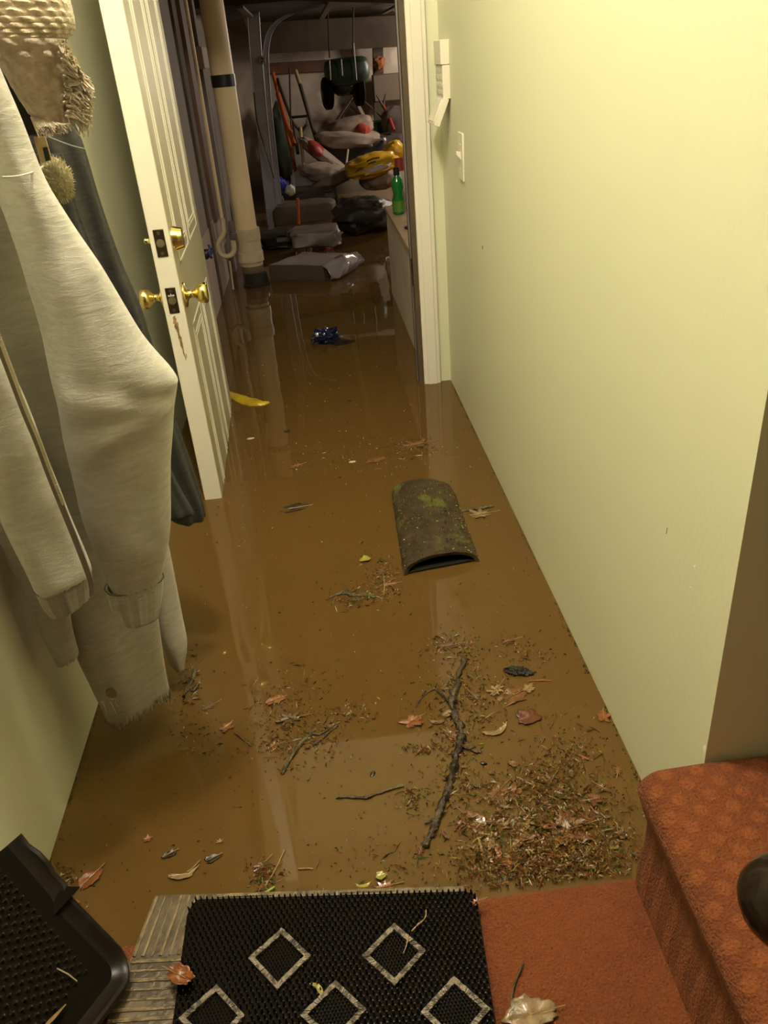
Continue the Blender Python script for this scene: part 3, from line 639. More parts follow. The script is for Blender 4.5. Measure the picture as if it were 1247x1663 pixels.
# wall boards, a dark gap strip and thin pipes on the left garage wall
def wall_y(px, py): return at(px, py, 0, -.51).y
def upright(name, px, py, w, d, z0, z1, m_, label, cat, shape='box', xo=0):
    y = wall_y(px, py); mb = MB()
    if shape == 'box': mb.box((-.519+xo, y-w/2, z0), (-.519+xo+d, y+w/2, z1))
    else: mb.tube([(-.519+xo+w, y, z0), (-.519+xo+w, y, z1)], w, 12)
    return mb.build(name, m_, label=label, cat=cat, smooth=shape != 'box')
upright('dark_gap_strip', 362, 485, .035, .012, FL, CZ, DARKW, 'narrow dark batten on the garage wall between blue valve and looped trap pipe', 'gap')  # dark strip stands in for a narrow shaded gap in the wall
upright('wall_board', 352, 358, .16, .018, .34, CZ, REDW, 'reddish brown upright board on the garage wall, ending above the looped white trap pipe', 'board')
upright('conduit', 366, 395, .011, .02, .26, CZ, PVC, 'thin pale conduit running down the garage wall to the looped white trap pipe', 'conduit', 'tube')
upright('wall_post', 382, 460, .10, .03, FL, CZ, GREY_W, 'grey upright post on the garage wall just left of the thick cream drain pipe', 'post')
y_ = wall_y(240, 60); MB().box((-.519, y_-.10, .95), (-.49, y_+.10, 1.5)).build('junction_box', GREY_L, label='grey box high on the dark garage wall, beside the top of the open door', cat='electrical box', bevel=.004)
y_ = wall_y(318, 75); MB().box((-.519, y_-.12, 1.02), (-.47, y_+.14, 1.12)).build('pipe_bracket', GREY_L, label='grey block bracket across the thin conduit, high left of the cream drain pipe', cat='bracket', bevel=.004)
# looped trap
tp = thing('trap_pipe', (-.44, 4.30, .16), 'white looped trap pipe on the garage wall left of the thick drain pipe', 'pipe')
Y2 = 4.28
pts = [pick(x, y, Y2) for x, y in ((364, 372), (362, 382), (356, 392), (354, 401), (357, 410), (365, 416), (374, 415), (380, 407), (379, 395), (378, 388))]
MB().tube(crom(pts, 40), .0135, 14).build('trap_bend', PVCW, tp)
MB().tube([pick(364, 378, Y2), pick(364, 372, Y2)+Vector((0, 0, .05))], .012, 12).build('inlet', PVCW, tp)
a = pick(353, 399, Y2); MB().lathe(a-Vector((0, 0, .006)), (0, 0, 1), [(0, .017), (.014, .017)], 16).build('slip_nut', PVCW, tp)
a = pick(379, 385, Y2); MB().lathe(a-Vector((0, 0, .012)), (0, 0, 1), [(0, .018), (.03, .021), (.032, .017), (.07, .017), (.09, .012)], 16).build('outlet_collar', mat('grey_collar', (.14, .11, .09), .4), tp)
MB().tube([pick(373, 424, Y2), pick(379, 470, Y2)], .005, 8).build('small_tube', PVCW, tp)
# valve
vp = thing('water_valve', at(332, 412, 0, -.47), 'dark stop valve with blue wheel handle sticking out of the garage wall', 'valve')
c = at(333, 412, 0, -.47)
MB().tube([c+Vector((-.045, -.04, 0)), c+Vector((.0, .01, .003))], .012, 12).build('valve_pipe', mat('dark_metal', (.05, .035, .03), .5, metal=.4), vp)
MB().blob(c+Vector((.003, .01, -.004)), (.017, .018, .02), amp=.2, nu=14, nv=10).build('valve_body', mat('dark_metal_body', (.045, .04, .05), .4, metal=.4), vp)
w = c+Vector((.022, .0, .006)); mb = MB(); ring = [w+Vector((.004*math.cos(3*2*math.pi*k/24), .024*math.cos(2*math.pi*k/24), .024*math.sin(2*math.pi*k/24))) for k in range(25)]
mb.tube(ring, .005, 8)
for k in range(4): mb.tube([w, ring[k*6]], .003, 6)
BLUEM = mat('blue_enamel', (.03, .045, .16), .3)
mb.build('wheel_handle', BLUEM, vp)
# garage door tracks
def track(name, pts, wd, label, r=.012):
    t = thing(name, pts[-1], label, 'door track')
    for k, (dx, m_) in enumerate(((0, GALV), (wd, GALV))):
        MB().tube(crom([p+Vector((dx, 0, 0)) for p in pts], 40), .004, 8).build('track_lip', m_, t, label=None)
    mb = MB(); cr = crom(pts, 40)
    mb.loft([[p+Vector((0, 0, 0)), p+Vector((wd, 0, 0)), p+Vector((wd, .028, 0)), p+Vector((0, .028, 0))] for p in cr], cap=False)
    mb.build('track_channel', GALV, t, angle=30)
    return t
Yt = 6.2
tr1 = track('garage_door_track', [pick(x, y, Yt) for x, y in ((398, -30), (404, 60), (409, 120), (421, 240), (437, 380))], .075, 'wide grey vertical garage door track right beside the cream drain pipe')
tr2 = track('garage_door_track', [pick(x, y, Yt+.1) for x, y in ((470, 22), (448, 34), (434, 52), (428, 78), (428, 110), (433, 180), (443, 270), (455, 375))], .035, 'thinner grey garage door track curving over at the top')
MB().lathe(pick(421, 98, Yt), (1, 0, 0), [(0, .022), (.006, .024), (.008, .012), (.03, .012), (.032, .026), (.04, .026)], 16).build('track_roller', STEEL, tr2, label='bright steel roller')
MB().tube(crom([pick(x, y, Yt-.02) for x, y in ((412, 150), (418, 200), (432, 245), (445, 290))], 16), .004, 6).build('hanging_cable', BLACKP, label='thin black cable sagging across the garage door tracks', cat='cable')
# joists and beams seen near the ceiling
def bar(name, a, b, w, h, m_, label, cat, Ya=None):
    d = (b-a); L_ = d.length; q = d.to_track_quat('X', 'Z').to_matrix().to_4x4(); M_ = Matrix.Translation(a) @ q
    return MB().box((0, -w/2, -h/2), (L_, w/2, h/2), M=M_).build(name, m_, smooth=False, bevel=.003, label=label, cat=cat)
WOODG = mat('greyed_timber', (.16, .125, .085), .75, (.09, .07, .045), 5, stretch=(.4, 1, 1))
WOODD = mat('dark_timber', (.07, .052, .032), .8, (.045, .032, .02), 4)
bar('wall_beam', pick(425, 36, 7.9), pick(640, 16, 7.9), .05, .10, WOODG, 'pale timber crossing the garage back wall near the top of the view', 'beam')
bar('roof_beam', pick(425, 62, 7.6), pick(660, 50, 7.6), .12, .22, WOODD, 'broad dark timber beam across the garage above the hanging green spreader', 'beam')
bar('shelf_rail', pick(430, 112, 8.22), pick(535, 106, 8.22), .06, .09, REDW, 'reddish brown rail on the garage back wall, left of the green spreader', 'rail')
bar('back_post', pick(612, 20, 8.0), pick(616, 215, 8.0), .07, .09, WOODD, 'dark upright post on the garage back wall, right of the green spreader', 'post')
bar('ceiling_joist', pick(480, -8, 5.0), pick(700, -2, 5.0), .04, .05, WOODD, 'dark timber joist at the very top of the doorway view', 'beam')
# raised garage door
rd = thing('garage_door', (0, 6.0, 1.32), 'dark brown raised garage door lying flat overhead at the top of the doorway view', 'garage door')
for k in range(4): MB().box((-.55, 5.1+k*.62, 1.30+k*.012), (1.9, 5.1+k*.62+.60, 1.34+k*.012)).build('door_section', WOODD, rd, smooth=False, bevel=.004)
for k in range(5): MB().box((-.3+k*.5, 5.12, 1.285), (-.26+k*.5, 7.5, 1.30)).build('door_rib', WOODG, rd, smooth=False, bevel=.002)
# dark cabinet top right
MB().box(pick(597, 78, 7.8), pick(640, 20, 7.6)+Vector((.12, 0, 0))).build('wall_cabinet', WOODD, label='dark boxy cabinet high on the garage wall at the right of the doorway view', cat='cabinet', bevel=.01)
MB().box(pick(606, 165, 8.1), pick(650, 118, 7.95)+Vector((.2, 0, 0))).build('wall_panel', mat('brown_panel', (.15, .115, .08), .8), label='flat brown panel on the garage back wall beside the dark post', cat='panel', bevel=.01)
MB().blob(pick(616, 103, 7.9), (.05, .04, .05), amp=.5, seed=3).build('rag', mat('orange_brown_rag', (.28, .10, .03), .8), label='small orange-brown rag hanging on the dark garage post', cat='rag')
MB().blob(pick(402, 15, 6.6), (.04, .05, .10), amp=.5, seed=8).build('hanging_bag', mat('peach_bag', (.45, .25, .13), .6), label='small peach coloured bag high above the garage door tracks', cat='bag')
# spreader
Ys = 7.0
sp_ = thing('garden_spreader', pick(562, 160, Ys), 'dark green two-wheeled garden spreader hanging upside down from ropes', 'spreader')
SG = mat('dark_green_plastic', (.030, .062, .038), .45, (.02, .04, .028), 5)
mb = MB(); rows = [(528, 96, 592, 88, .12), (525, 105, 598, 96, .16), (526, 125, 602, 118, .17), (530, 135, 596, 134, .15), (538, 142, 584, 138, .12)]
rings = []
for (x0, ya, x1, yb, dd) in rows:
    a = pick(x0, ya, Ys); b = pick(x1, yb, Ys); c = (a+b)/2; ring = []
    for k in range(28):
        an = 2*math.pi*k/28; e = lambda v: math.copysign(abs(v)**.55, v)
        ring.append(c+(b-a)/2*e(math.cos(an))+Vector((0, dd*e(math.sin(an)), 0)))
    rings.append(ring)
mb.loft(rings); mb.build('hopper', SG, sp_, subsurf=1)
for cx, cy in ((532, 152), (583, 146)):
    c = pick(cx, cy, Ys-.05); wl = MB(); wl.lathe(c-Vector((.035, 0, 0)), (1, .15, 0), [(0, .04), (.001, .095), (.012, .112), (.055, .112), (.068, .095), (.07, .04)], 28).build('wheel', BLACKR, sp_)
    MB().lathe(c-Vector((.04, 0, 0)), (1, .15, 0), [(0, .03), (.08, .03)], 14).build('wheel_hub', SG, sp_)
MB().tube([pick(532, 152, Ys-.05), pick(583, 146, Ys-.05)], .012, 10).build('axle', STEEL, sp_)
MB().blob(pick(560, 143, Ys-.04), (.09, .06, .05), amp=.2, e=.7).build('gear_box', BLACKP, sp_)
for (x0, y0_, x1, y1_) in ((574, 70, 579, 130), (535, 98, 537, 130), (554, 96, 556, 123)):
    MB().tube([pick(x0, y0_, Ys-.2), pick(x1, y1_, Ys-.2)], .0045, 8).build('handle_rod', STEEL, sp_)
for i, (x0, x1) in enumerate(((531, 535), (574, 573))):
    MB().tube([pick(x0, -20, Ys), pick(x1, 94, Ys)], .006, 8).build('hanging_rope', mat('dark_rope', (.06, .045, .03), .9), label=('dark rope holding up the left side of the green spreader', 'dark rope holding up the right side of the green spreader')[i], cat='rope')
# tools leaning on the back wall
OR = mat('orange_handle', (.46, .10, .025), .45); ASH = mat('pale_ash_handle', (.42, .30, .16), .5); DK = mat('dark_handle', (.06, .042, .028), .6)
def tool(name, pts, r, m_, label, cat, Yb=7.9, head=None):
    P_ = [pick(x, y, Yb-.35*i/(len(pts)-1)) for i, (x, y) in enumerate(pts)]
    t = thing(name, P_[-1], label, cat); MB().tube(P_, r, 10).build('handle', m_, t)
    if head: head(t, P_)
    return t
def rake(t, P_):
    e = P_[0]; d = (P_[0]-P_[1]).normalized()
    mb = MB(); mb.tube([e+Vector((-.07, 0, 0)), e+Vector((.07, 0, 0))], .008, 8)
    for k in range(8): mb.tube([e+Vector((-.07+.02*k, 0, 0)), e+Vector((-.07+.02*k, -.03, .045))], .003, 5)
    mb.build('rake_head', m_rake, t)
m_rake = mat('rusty_tines', (.22, .09, .04), .6)
def dgrip(t, P_):
    e = P_[0]; w = .065; mb = MB(); pp = [e+Vector((0, 0, -.03)), e+Vector((-w*.6, 0, .02)), e+Vector((-w, 0, .085)), e+Vector((w, 0, .085)), e+Vector((w*.8, 0, .02)), e+Vector((0, 0, -.03))]
    mb.tube(pp, .012, 8); mb.build('d_grip', BLACKP, t)
def blade(t, P_):
    e = P_[-1]; mb = MB(); rings = []
    for k, (w, dz) in enumerate(((.05, .12), (.11, .08), (.12, -.05), (.10, -.15), (.03, -.22))):
        rings.append([e+Vector((w*math.cos(a), .02*math.sin(a)-.03*math.cos(a)**2, dz)) for a in [2*math.pi*i/14 for i in range(14)]])
    mb.loft(rings); mb.build('blade', STEEL, t)
tool('rake', [(443, 118), (456, 170), (470, 232), (481, 282), (487, 312)], .016, OR, 'orange-handled rake leaning at the left of the leaning garden tools', 'rake', head=rake)
tool('hoe', [(451, 152), (463, 196), (478, 235)], .020, OR, 'bright orange tool handle leaning beside the orange-handled rake', 'hoe', Yb=7.7)
tool('garden_fork', [(450, 128), (463, 165), (476, 200), (484, 250)], .014, DK, 'dark-handled garden fork leaning just right of the orange handles', 'garden fork')
tool('broom', [(480, 115), (488, 140), (500, 182), (513, 225), (522, 245)], .017, DK, 'long dark pole with a pale tip slanting down to the red-ended bags', 'broom', head=lambda t, P_: MB().tube([P_[0], P_[0]+(P_[1]-P_[0])*.9], .0175, 10).build('tip', ASH, t, label='pale tip'))
def both(t, P_): dgrip(t, P_); blade(t, P_)
tool('shovel', [(488, 208), (490, 240), (496, 300)], .014, ASH, 'shovel with a black D-shaped grip standing beside the orange handles', 'shovel', Yb=7.4, head=both)
tool('garden_stake', [(431, 165), (434, 185), (437, 200)], .012, mat('yellow_green_stake', (.45, .42, .06), .5), 'short yellow-green stake seen between the two garage door tracks', 'stake', Yb=7.6)
tool('hand_cultivator', [(470, 110), (471, 150), (473, 210)], .008, DK, 'thin straight dark rod standing against the garage back wall', 'rod')
# green dark sack behind the tools
MB().blob(pick(457, 235, 8.1), (.10, .06, .32), amp=.25, seed=2).build('leaf_sack', mat('dark_green_sack', (.035, .045, .025), .6), label='dark green sack standing behind the leaning tools', cat='sack')
# A-frame legs under the spreader
tr = thing('trestle', pick(575, 225, 7.6), 'splayed wooden trestle legs under the hanging green spreader', 'trestle')
for (x0, y0_, x1, y1_, w) in ((572, 158, 522, 232, .028), (576, 160, 604, 215, .034), (574, 160, 540, 215, .014), (588, 162, 640, 205, .016)):
    a, b = pick(x0, y0_, 8.0), pick(x1, y1_, 7.95); MB().tube([a, b], w, 4, flat=.5).build('leg', mat('trestle_wood', (.20, .15, .10), .7) if w > .02 else DK, tr, smooth=False)
# bags
def bag(name, px, py, Y, rx, ry, rz, rot, m_, label, seed, e=.7, amp=.14, tilt=0, cat='bag', parts=()):
    o = MB().blob(pick(px, py, Y), (rx, ry, rz), rot=rot, amp=amp, fr=2.4, nu=36, nv=22, seed=seed, e=e, tilt=tilt)
    return o.build(name, m_, label=label, cat=cat)
WB = mat('dirty_white_bag', (.36, .29, .23), .6, (.26, .2, .15), 4); RB = mat('red_plastic', (.32, .04, .03), .45); TB = mat('tan_sack', (.27, .19, .13), .7, (.18, .12, .08), 6)
YB = mat('yellow_sack', (.62, .38, .012), .35, (.52, .30, .01), 5); PALE = mat('pale_print', (.52, .46, .42), .4)
g = bag('stacked_bag', 568, 208, 7.5, .20, .16, .085, 0, mat('brown_white_bag', (.20, .15, .11), .6, (.3, .23, .17), 5), 'brown and white bag with a red end, topmost on the garage pile', 11, tilt=-.12)
MB().blob(pick(586, 213, 7.44), (.075, .15, .072), amp=.1, seed=4, e=.8, tilt=.2).build('red_end', RB, g, label='red end')
bag('stacked_bag', 566, 226, 7.45, .27, .2, .075, 0, WB, 'pale rounded bag directly under the red-ended bag', 12, tilt=.10)
bag('bench_box', 575, 252, 7.55, .32, .25, .15, 0, mat('black_box', (.02, .016, .012), .6), 'dark box the pale bags are stacked on', 13, e=.35, amp=.05, cat='box')
bag('leaning_bag', 530, 258, 7.25, .26, .10, .055, 0, WB, 'long pale bag with a red top, slanting down beside the stack', 14, tilt=.72, e=.8)
MB().blob(pick(513, 243, 7.22), (.10, .09, .050), amp=.1, seed=6, tilt=.75).build('red_end', RB, S.objects['leaning_bag'], label='dull red end')
bag('flat_bag', 527, 281, 7.1, .21, .15, .075, 0, WB, 'pale folded bag lying below the slanting red-topped bag', 15, tilt=.18, e=.8)
bag('flat_bag', 538, 294, 7.0, .20, .13, .05, 0, TB, 'tan crumpled bag lowest beside the yellow sack', 16, tilt=-.35, e=.8)
y1o = bag('yellow_sack', 603, 268, 6.8, .205, .17, .078, .15, YB, 'bright yellow sack with pale print lying on top of the brown bag', 17, tilt=-.16, amp=.18, e=.75)
MB().blob(pick(610, 273, 6.66), (.11, .035, .020), rot=.1, amp=.3, seed=5, tilt=-.2, e=.6).build('printed_panel', PALE, y1o, label='pale printed panel')
for i, (x0, y0_, x1, y1_) in enumerate(((592, 271, 610, 262), (578, 279, 590, 274), (596, 262, 616, 256))):
    MB().tube(crom([pick(x0, y0_, 6.635), pick((x0+x1)/2, (y0_+y1_)/2-1.5, 6.63), pick(x1, y1_, 6.635)], 8), .006, 6).build('printed_line', mat('dark_print', (.12, .06, .015), .5), y1o)
bag('yellow_sack', 636, 253, 7.0, .12, .10, .08, 0, YB, 'second yellow sack partly hidden by the door frame, above the bottles', 18, tilt=-.8, e=.7)
bag('brown_bag', 612, 289, 6.9, .14, .13, .085, 0, TB, 'brown bag squashed underneath the bright yellow sack', 19)
MB().tube([pick(565, 243, 7.0), pick(561, 276, 6.9)], .009, 8).build('white_rod', PVCW, label='short white rod standing between the pale bags and the yellow sack', cat='rod')
bag('green_crate', 617, 213, 7.75, .115, .12, .085, 0, mat('dark_green_crate', (.02, .06, .025), .5), 'dark green bin standing right of the stacked bags', 20, e=.4, amp=.08, cat='bin')
bag('dark_heap', 634, 235, 7.45, .16, .13, .09, 0, mat('dark_stuff', (.05, .035, .03), .6), 'dark lumpy bundle behind the yellow sacks', 21)
bag('round_bundle', 645, 205, 7.6, .14, .12, .15, 0, mat('dark_grey_cloth', (.07, .05, .04), .8), 'dark grey round bundle at the door frame, right of the green bin', 22, cat='bundle')
tool('pruning_shears', [(622, 172), (632, 190), (640, 212)], .013, RB, 'red-handled long pruning shears leaning beside the door frame', 'shears', Yb=7.7, head=lambda t, P_: [MB().tube([P_[0], P_[0]+Vector((dx, 0, .09))], [.014, .006], 8).build('shear_blade', DK, t) for dx in (-.05, .03)])
MB().blob(pick(624, 227, 7.3), (.016, .016, .016), amp=.05).build('highlight_bead', mat('white_glint', (.75, .7, .6), .4), label='small white ball in front of the dark green bin', cat='highlight')  # white bead modelled in place of a small highlight
# black machine and dark boxes near the waterline
def junk(name, x0, y0_, x1, y1_, Y, dep, m_, label, cat, e=.35, amp=.12, seed=1):
    a, b = pick(x0, y1_, Y), pick(x1, y0_, Y); c = (a+b)/2
    return MB().blob(c, (abs(b.x-a.x)/2, dep/2, abs(b.z-a.z)/2), amp=amp, nu=32, nv=20, seed=seed, e=e).build(name, m_, label=label, cat=cat)
DKB = mat('black_junk', (.022, .017, .012), .5); BRJ = mat('brown_junk', (.11, .08, .052), .7, (.07, .05, .03), 6)
junk('tool_chest', 455, 300, 545, 338, 6.9, .35, mat('dark_chest', (.035, .027, .018), .5), 'low dark chest standing in the water behind the floating packages', 'chest', seed=30)
junk('cardboard_box', 446, 322, 545, 372, 6.3, .3, BRJ, 'soggy brown cardboard box standing in the water below the tools', 'box', seed=31)
junk('engine_machine', 545, 318, 632, 378, 5.6, .4, DKB, 'black lumpy machine standing in the water right of the brown box', 'machine', e=.7, amp=.28, seed=32)
junk('grey_bundle', 548, 322, 575, 350, 5.9, .15, BRJ, 'small brown bundle caught on the black machine', 'bundle', e=.8, amp=.4, seed=33)
junk('dark_crate', 425, 372, 476, 402, 5.35, .25, DKB, 'dark crate awash beside the cream drain pipe', 'crate', seed=34, amp=.25)
junk('carton', 475, 366, 550, 400, 5.1, .28, mat('wet_grey_card', (.20, .165, .13), .45, (.12, .10, .08), 8), 'wet grey cardboard carton floating behind the plastic-wrapped package', 'carton', e=.3, amp=.15, seed=35)
MB().tube([pick(485, 364, 6.0), pick(483, 322, 6.0)], .012, 8).build('orange_stick', OR, label='short orange-brown stick standing in front of the brown box', cat='stick')
bk_ = thing('blue_bag', pick(458, 303, 6.5), 'blue plastic bag with a white end hanging by the garage door track', 'bag')
BLUE = mat('blue_plastic', (.03, .035, .30), .3)
MB().blob(pick(455, 299, 6.5), (.075, .05, .040), amp=.35, seed=3, tilt=.75).build('bag_body', BLUE, bk_)
MB().blob(pick(471, 309, 6.45), (.038, .035, .038), amp=.25, seed=9).build('white_end', mat('dull_white', (.50, .46, .40), .5), bk_, label='white end')
MB().tube([pick(458, 318, 6.4), pick(464, 340, 6.4), pick(466, 366, 6.4)], .006, 8).build('pump_handle', STEEL, label='thin steel rod standing in the water below the blue bag', cat='rod')
# low wall with ledge and bottles
lw = MB().box((.330, 2.80, FL), (.80, 3.96, .385)); st(lw, 'trim_4', mat('low_wall_paint', (.74, .66, .54), .7, (.62, .55, .45), 5))
st(MB().box((.322, 2.80, .385), (.80, 3.965, .402)), 'trim_5', mat('tan_ledge', (.50, .36, .22), .5, (.4, .28, .17), 7), bevel=.003)
def bottle(name, p, prof, m_, capm, ch, label, lab=None):
    t = thing(name, p, label, 'bottle'); mb = MB(); mb.lathe(p, (0, 0, 1), prof, 24); mb.build('bottle_body', m_, t)
    h = prof[-1][0]; r = prof[-1][1]*1.25; MB().lathe(Vector(p)+Vector((0, 0, h-.004)), (0, 0, 1), [(0, r), (ch, r*.95), (ch+.001, r*.4)], 18).build('cap', capm, t)
    if lab: MB().lathe(Vector(p)+Vector((0, 0, lab[0])), (0, 0, 1), [(0, lab[1]), (lab[2], lab[1])], 24).build('paper_label', lab[3], t)
GB = mat('green_bottle', (.01, .20, .03), .12, coat=.5); GB2 = mat('green_label', (.10, .24, .04), .4)
bottle('green_bottle', Vector((.366, 3.72, .4025)), [(0, .022), (.004, .026), (.06, .027), (.085, .020), (.11, .026), (.14, .024), (.155, .012), (.165, .011)], GB, BLACKP, .03, 'green bottle with a black cap on the low wall ledge', (.012, .0278, .045, GB2))
bottle('white_bottle', Vector((.395, 3.86, .4025)), [(0, .024), (.004, .027), (.13, .027), (.15, .018), (.165, .016)], mat('white_plastic', (.6, .54, .45), .4), RB, .05, 'white bottle with a tall red cap standing behind the green bottle')
MB().lathe((.365, 3.36, .4025), (0, 0, 1), [(0, .012), (.004, .017), (.010, .018), (.011, .015), (.004, .003)], 18).build('jar_lid', BLACKP, label='small dark lid lying on the tan ledge in front of the bottles', cat='lid')
# floating plastic-wrapped package
fp = thing('wrapped_package', (-.02, 4.5, 0), 'flat grey package wrapped in shiny clear plastic floating in the dark doorway water', 'package')
WR = mat('shiny_plastic_wrap', (.34, .31, .30), .14, (.22, .2, .2), 6, coat=1, bump=.5, bsc=14)
WR2 = mat('dark_wrapped_side', (.085, .065, .05), .3, coat=.6, bump=.4, bsc=20)
zt_ = .085
q = [at(x, y, 2, zt_) for x, y in ((436, 428), (524, 428), (574, 410), (492, 408))]
lo_ = [Vector((v.x, v.y, -.06)) for v in q]
mb = MB(); nn = 14; vs = []
grid = [[q[0]*(1-i/nn)*(1-j/nn)+q[1]*(i/nn)*(1-j/nn)+q[2]*(i/nn)*(j/nn)+q[3]*(1-i/nn)*(j/nn) for i in range(nn+1)] for j in range(nn+1)]
for j in range(nn+1):
    for i in range(nn+1):
        v = grid[j][i]; ed = min(i, nn-i, j, nn-j); vs.append(v+Vector((0, 0, (0 if ed else -.008)+.006*noise.noise(v*9))))
mb.add(vs, [(j*(nn+1)+i, j*(nn+1)+i+1, (j+1)*(nn+1)+i+1, (j+1)*(nn+1)+i) for j in range(nn) for i in range(nn)])
mb.build('wrapped_top', mat('cloudy_wrap', (.31, .26, .23), .35, (.22, .18, .155), 7, coat=.4, bump=.4, bsc=16), fp)
mb = MB(); bord = [vs[i] for i in range(nn+1)] + [vs[j*(nn+1)+nn] for j in range(1, nn+1)] + [vs[nn*(nn+1)+i] for i in range(nn-1, -1, -1)] + [vs[j*(nn+1)] for j in range(nn-1, 0, -1)]
cen = sum(bord, Vector())/len(bord)
mb.loft([[Vector(v) for v in bord], [Vector((v.x, v.y, .03))+(v-cen)*.02 for v in bord], [Vector((v.x, v.y, -.06)) for v in bord]], cap=False); mb.build('package_side', WR2, fp)
# loose wrap flap on the right end
a0, a1 = q[1]+Vector((0, -.01, .002)), q[2]+Vector((0.01, 0, .002)); tipp = at(585, 418, 2, .06); low = at(535, 456, 2, .0); lm = at(574, 440, 2, .0)
mb = MB(); n1 = 16; rings = []
top_ = crom([a0, (a0*.55+a1*.45)+Vector((.01, 0, .014)), a1, tipp], n1); bot_ = crom([low, at(552, 452, 2, .004), lm, tipp-Vector((0, 0, .03))], n1)
for k in range(n1+1):
    col = [];
    for j in range(9):
        t = j/8; v = top_[k]*(1-t)+bot_[k]*t; v = v+Vector((.02*math.sin(t*3.14), -.02*math.sin(t*3.14), 0))+Vector((1, -1, 1))*.012*noise.noise(v*30); col.append(v)
    rings.append(col)
mb.loft(rings, cap=False, closed=False); mb.build('plastic_flap', WR, fp, solid=.0015, angle=20)
# shards of shiny crease along the wrap edge
# blue bag floating
bb = thing('blue_plastic_bag', at(530, 550, 2, 0), 'crumpled dark blue plastic bag floating in the doorway water', 'plastic bag')
mb = MB(); mb.blob(at(530, 550, 2, .006), (.058, .062, .040), amp=.55, fr=2.6, nu=48, nv=32, seed=4); mb.build('bag_body', mat('dark_blue_film', (.008, .014, .07), .12, (.006, .007, .015), 9, coat=1, bump=.6, bsc=30), bb)
mb = MB(); mb.blob(at(552, 556, 2, .001), (.05, .03, .008), amp=.8, nu=24, nv=12, seed=7); mb.build('trailing_end', mat('dark_film', (.02, .016, .02), .2), bb)
# yellow submerged bag beside the door
yb = thing('yellow_bag', at(398, 650, 2, 0), 'yellow plastic bag mostly sunk in brown water beside the open door', 'plastic bag')
YP = mat('wet_yellow_film', (.60, .43, .01), .3, (.36, .24, .02), 16)
mb = MB(); rg = []
for k in range(21):
    t = k/20; c = at(362+76*t, 634+22*math.sin(t*1.9), 2, 0); w = .028*math.sin(math.pi*min(1, t*.92+.08))**.7
    rg.append([c+Vector((.3*w*math.cos(a), w*math.cos(a), max(-.01, (.004+.010*math.sin(t*3))*math.sin(a)+.006*noise.noise(c*40+Vector((a, 0, 0))))-.001)) for a in [2*math.pi*i/16 for i in range(16)]])
mb.loft(rg); mb.build('bag_fold', YP, yb)
#---DEBRIS---
# ------------------------------------------------------------------ hollow log and floating debris
lg = thing('hollow_log', (.19, 1.68, 0), 'dark half-round hollow log crusted with moss floating in the middle of the hallway', 'log')
LOGM = mat('mossy_bark', (.030, .019, .009), .45, (.060, .038, .017), 28, c3=(.10, .11, .022), sc3=13, lo3=.58, hi3=.68, bump=1, bsc=90)
near = [at(655, 936, 2, 0), at(779, 913, 2, 0)]; far = [at(636, 806, 2, 0), at(739, 803, 2, 0)]
def log_ring(t, inn=0, zz=0):
    a = near[0]*(1-t)+far[0]*t; b = near[1]*(1-t)+far[1]*t; c = (a+b)/2; h = (b-a)/2*(1-inn/.085); H = (.040+.004*math.sin(t*3)) - inn; out = []
    for k in range(33):
        an = math.pi*k/32; p = c - h*math.cos(an)*(abs(math.cos(an))**-.15 if abs(math.cos(an)) > .01 else 1)
        p.z = -.006 + H*math.sin(an)**.8
        if not inn: p += Vector((0, 0, 1))*.0022*noise.noise(p*60)+Vector((noise.noise(p*45), noise.noise(p*38+Vector((3, 0, 0))), 0))*.0016
        p.y += zz*(math.sin(an)); out.append(p)
    return out
mb = MB(); rings = [log_ring(t/44, 0, .012 if t < 44 else .03) for t in range(45)]; rin = [log_ring(t/44, .008, .014 if t < 44 else .02) for t in range(45)]
mb.loft(rings, cap=False, closed=False); mb.loft(rin, cap=False, closed=False)
for k in range(32): mb.add([rings[0][k], rings[0][k+1], rin[0][k+1], rin[0][k]], [(0, 1, 2, 3)])
mb.add(rings[-1]+[], [tuple(range(33))])
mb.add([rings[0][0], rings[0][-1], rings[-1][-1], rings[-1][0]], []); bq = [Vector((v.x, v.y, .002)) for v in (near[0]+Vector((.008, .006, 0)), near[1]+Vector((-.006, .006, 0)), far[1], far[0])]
mb.build('log_shell', LOGM, lg, angle=80)
MB().prism(bq, (0, 0, 1), .003).build('log_shade_plate', mat('hollow_shade_black', (.008, .006, .004), .6), lg, smooth=False)  # black plate covers the water so the log's hollow looks shaded
CH = [mat('chaff_dark', (.03, .018, .008), .35), mat('chaff_brown', (.17, .075, .022), .3), mat('chaff_tan', (.33, .22, .09), .25), mat('chaff_orange', (.34, .11, .03), .4), mat('chaff_green', (.09, .16, .025), .4), mat('chaff_yellow', (.50, .42, .08), .35), mat('chaff_pale', (.62, .52, .36), .3)]
def flake(m, p, L_, w, an, mi, z=None, tilt=.25):
    d = Vector((math.cos(an), math.sin(an), random.uniform(-tilt, tilt))); n = Vector((-math.sin(an), math.cos(an), random.uniform(-tilt, tilt))); u = Vector((0, 0, 1))
    b = d*L_/2; s = n*w/2; k = Vector((0, 0, random.uniform(.0004, .0022)))
    m.add([p-b, p-s*.9+k, p+b, p+s, p+u*.0012+k, p-u*.001], [(0, 1, 4), (1, 2, 4), (2, 3, 4), (3, 0, 4), (1, 0, 5), (2, 1, 5), (3, 2, 5), (0, 3, 5)], mi)
def mixm(): return random.choices(range(7), (.17, .32, .20, .12, .08, .03, .08))[0]
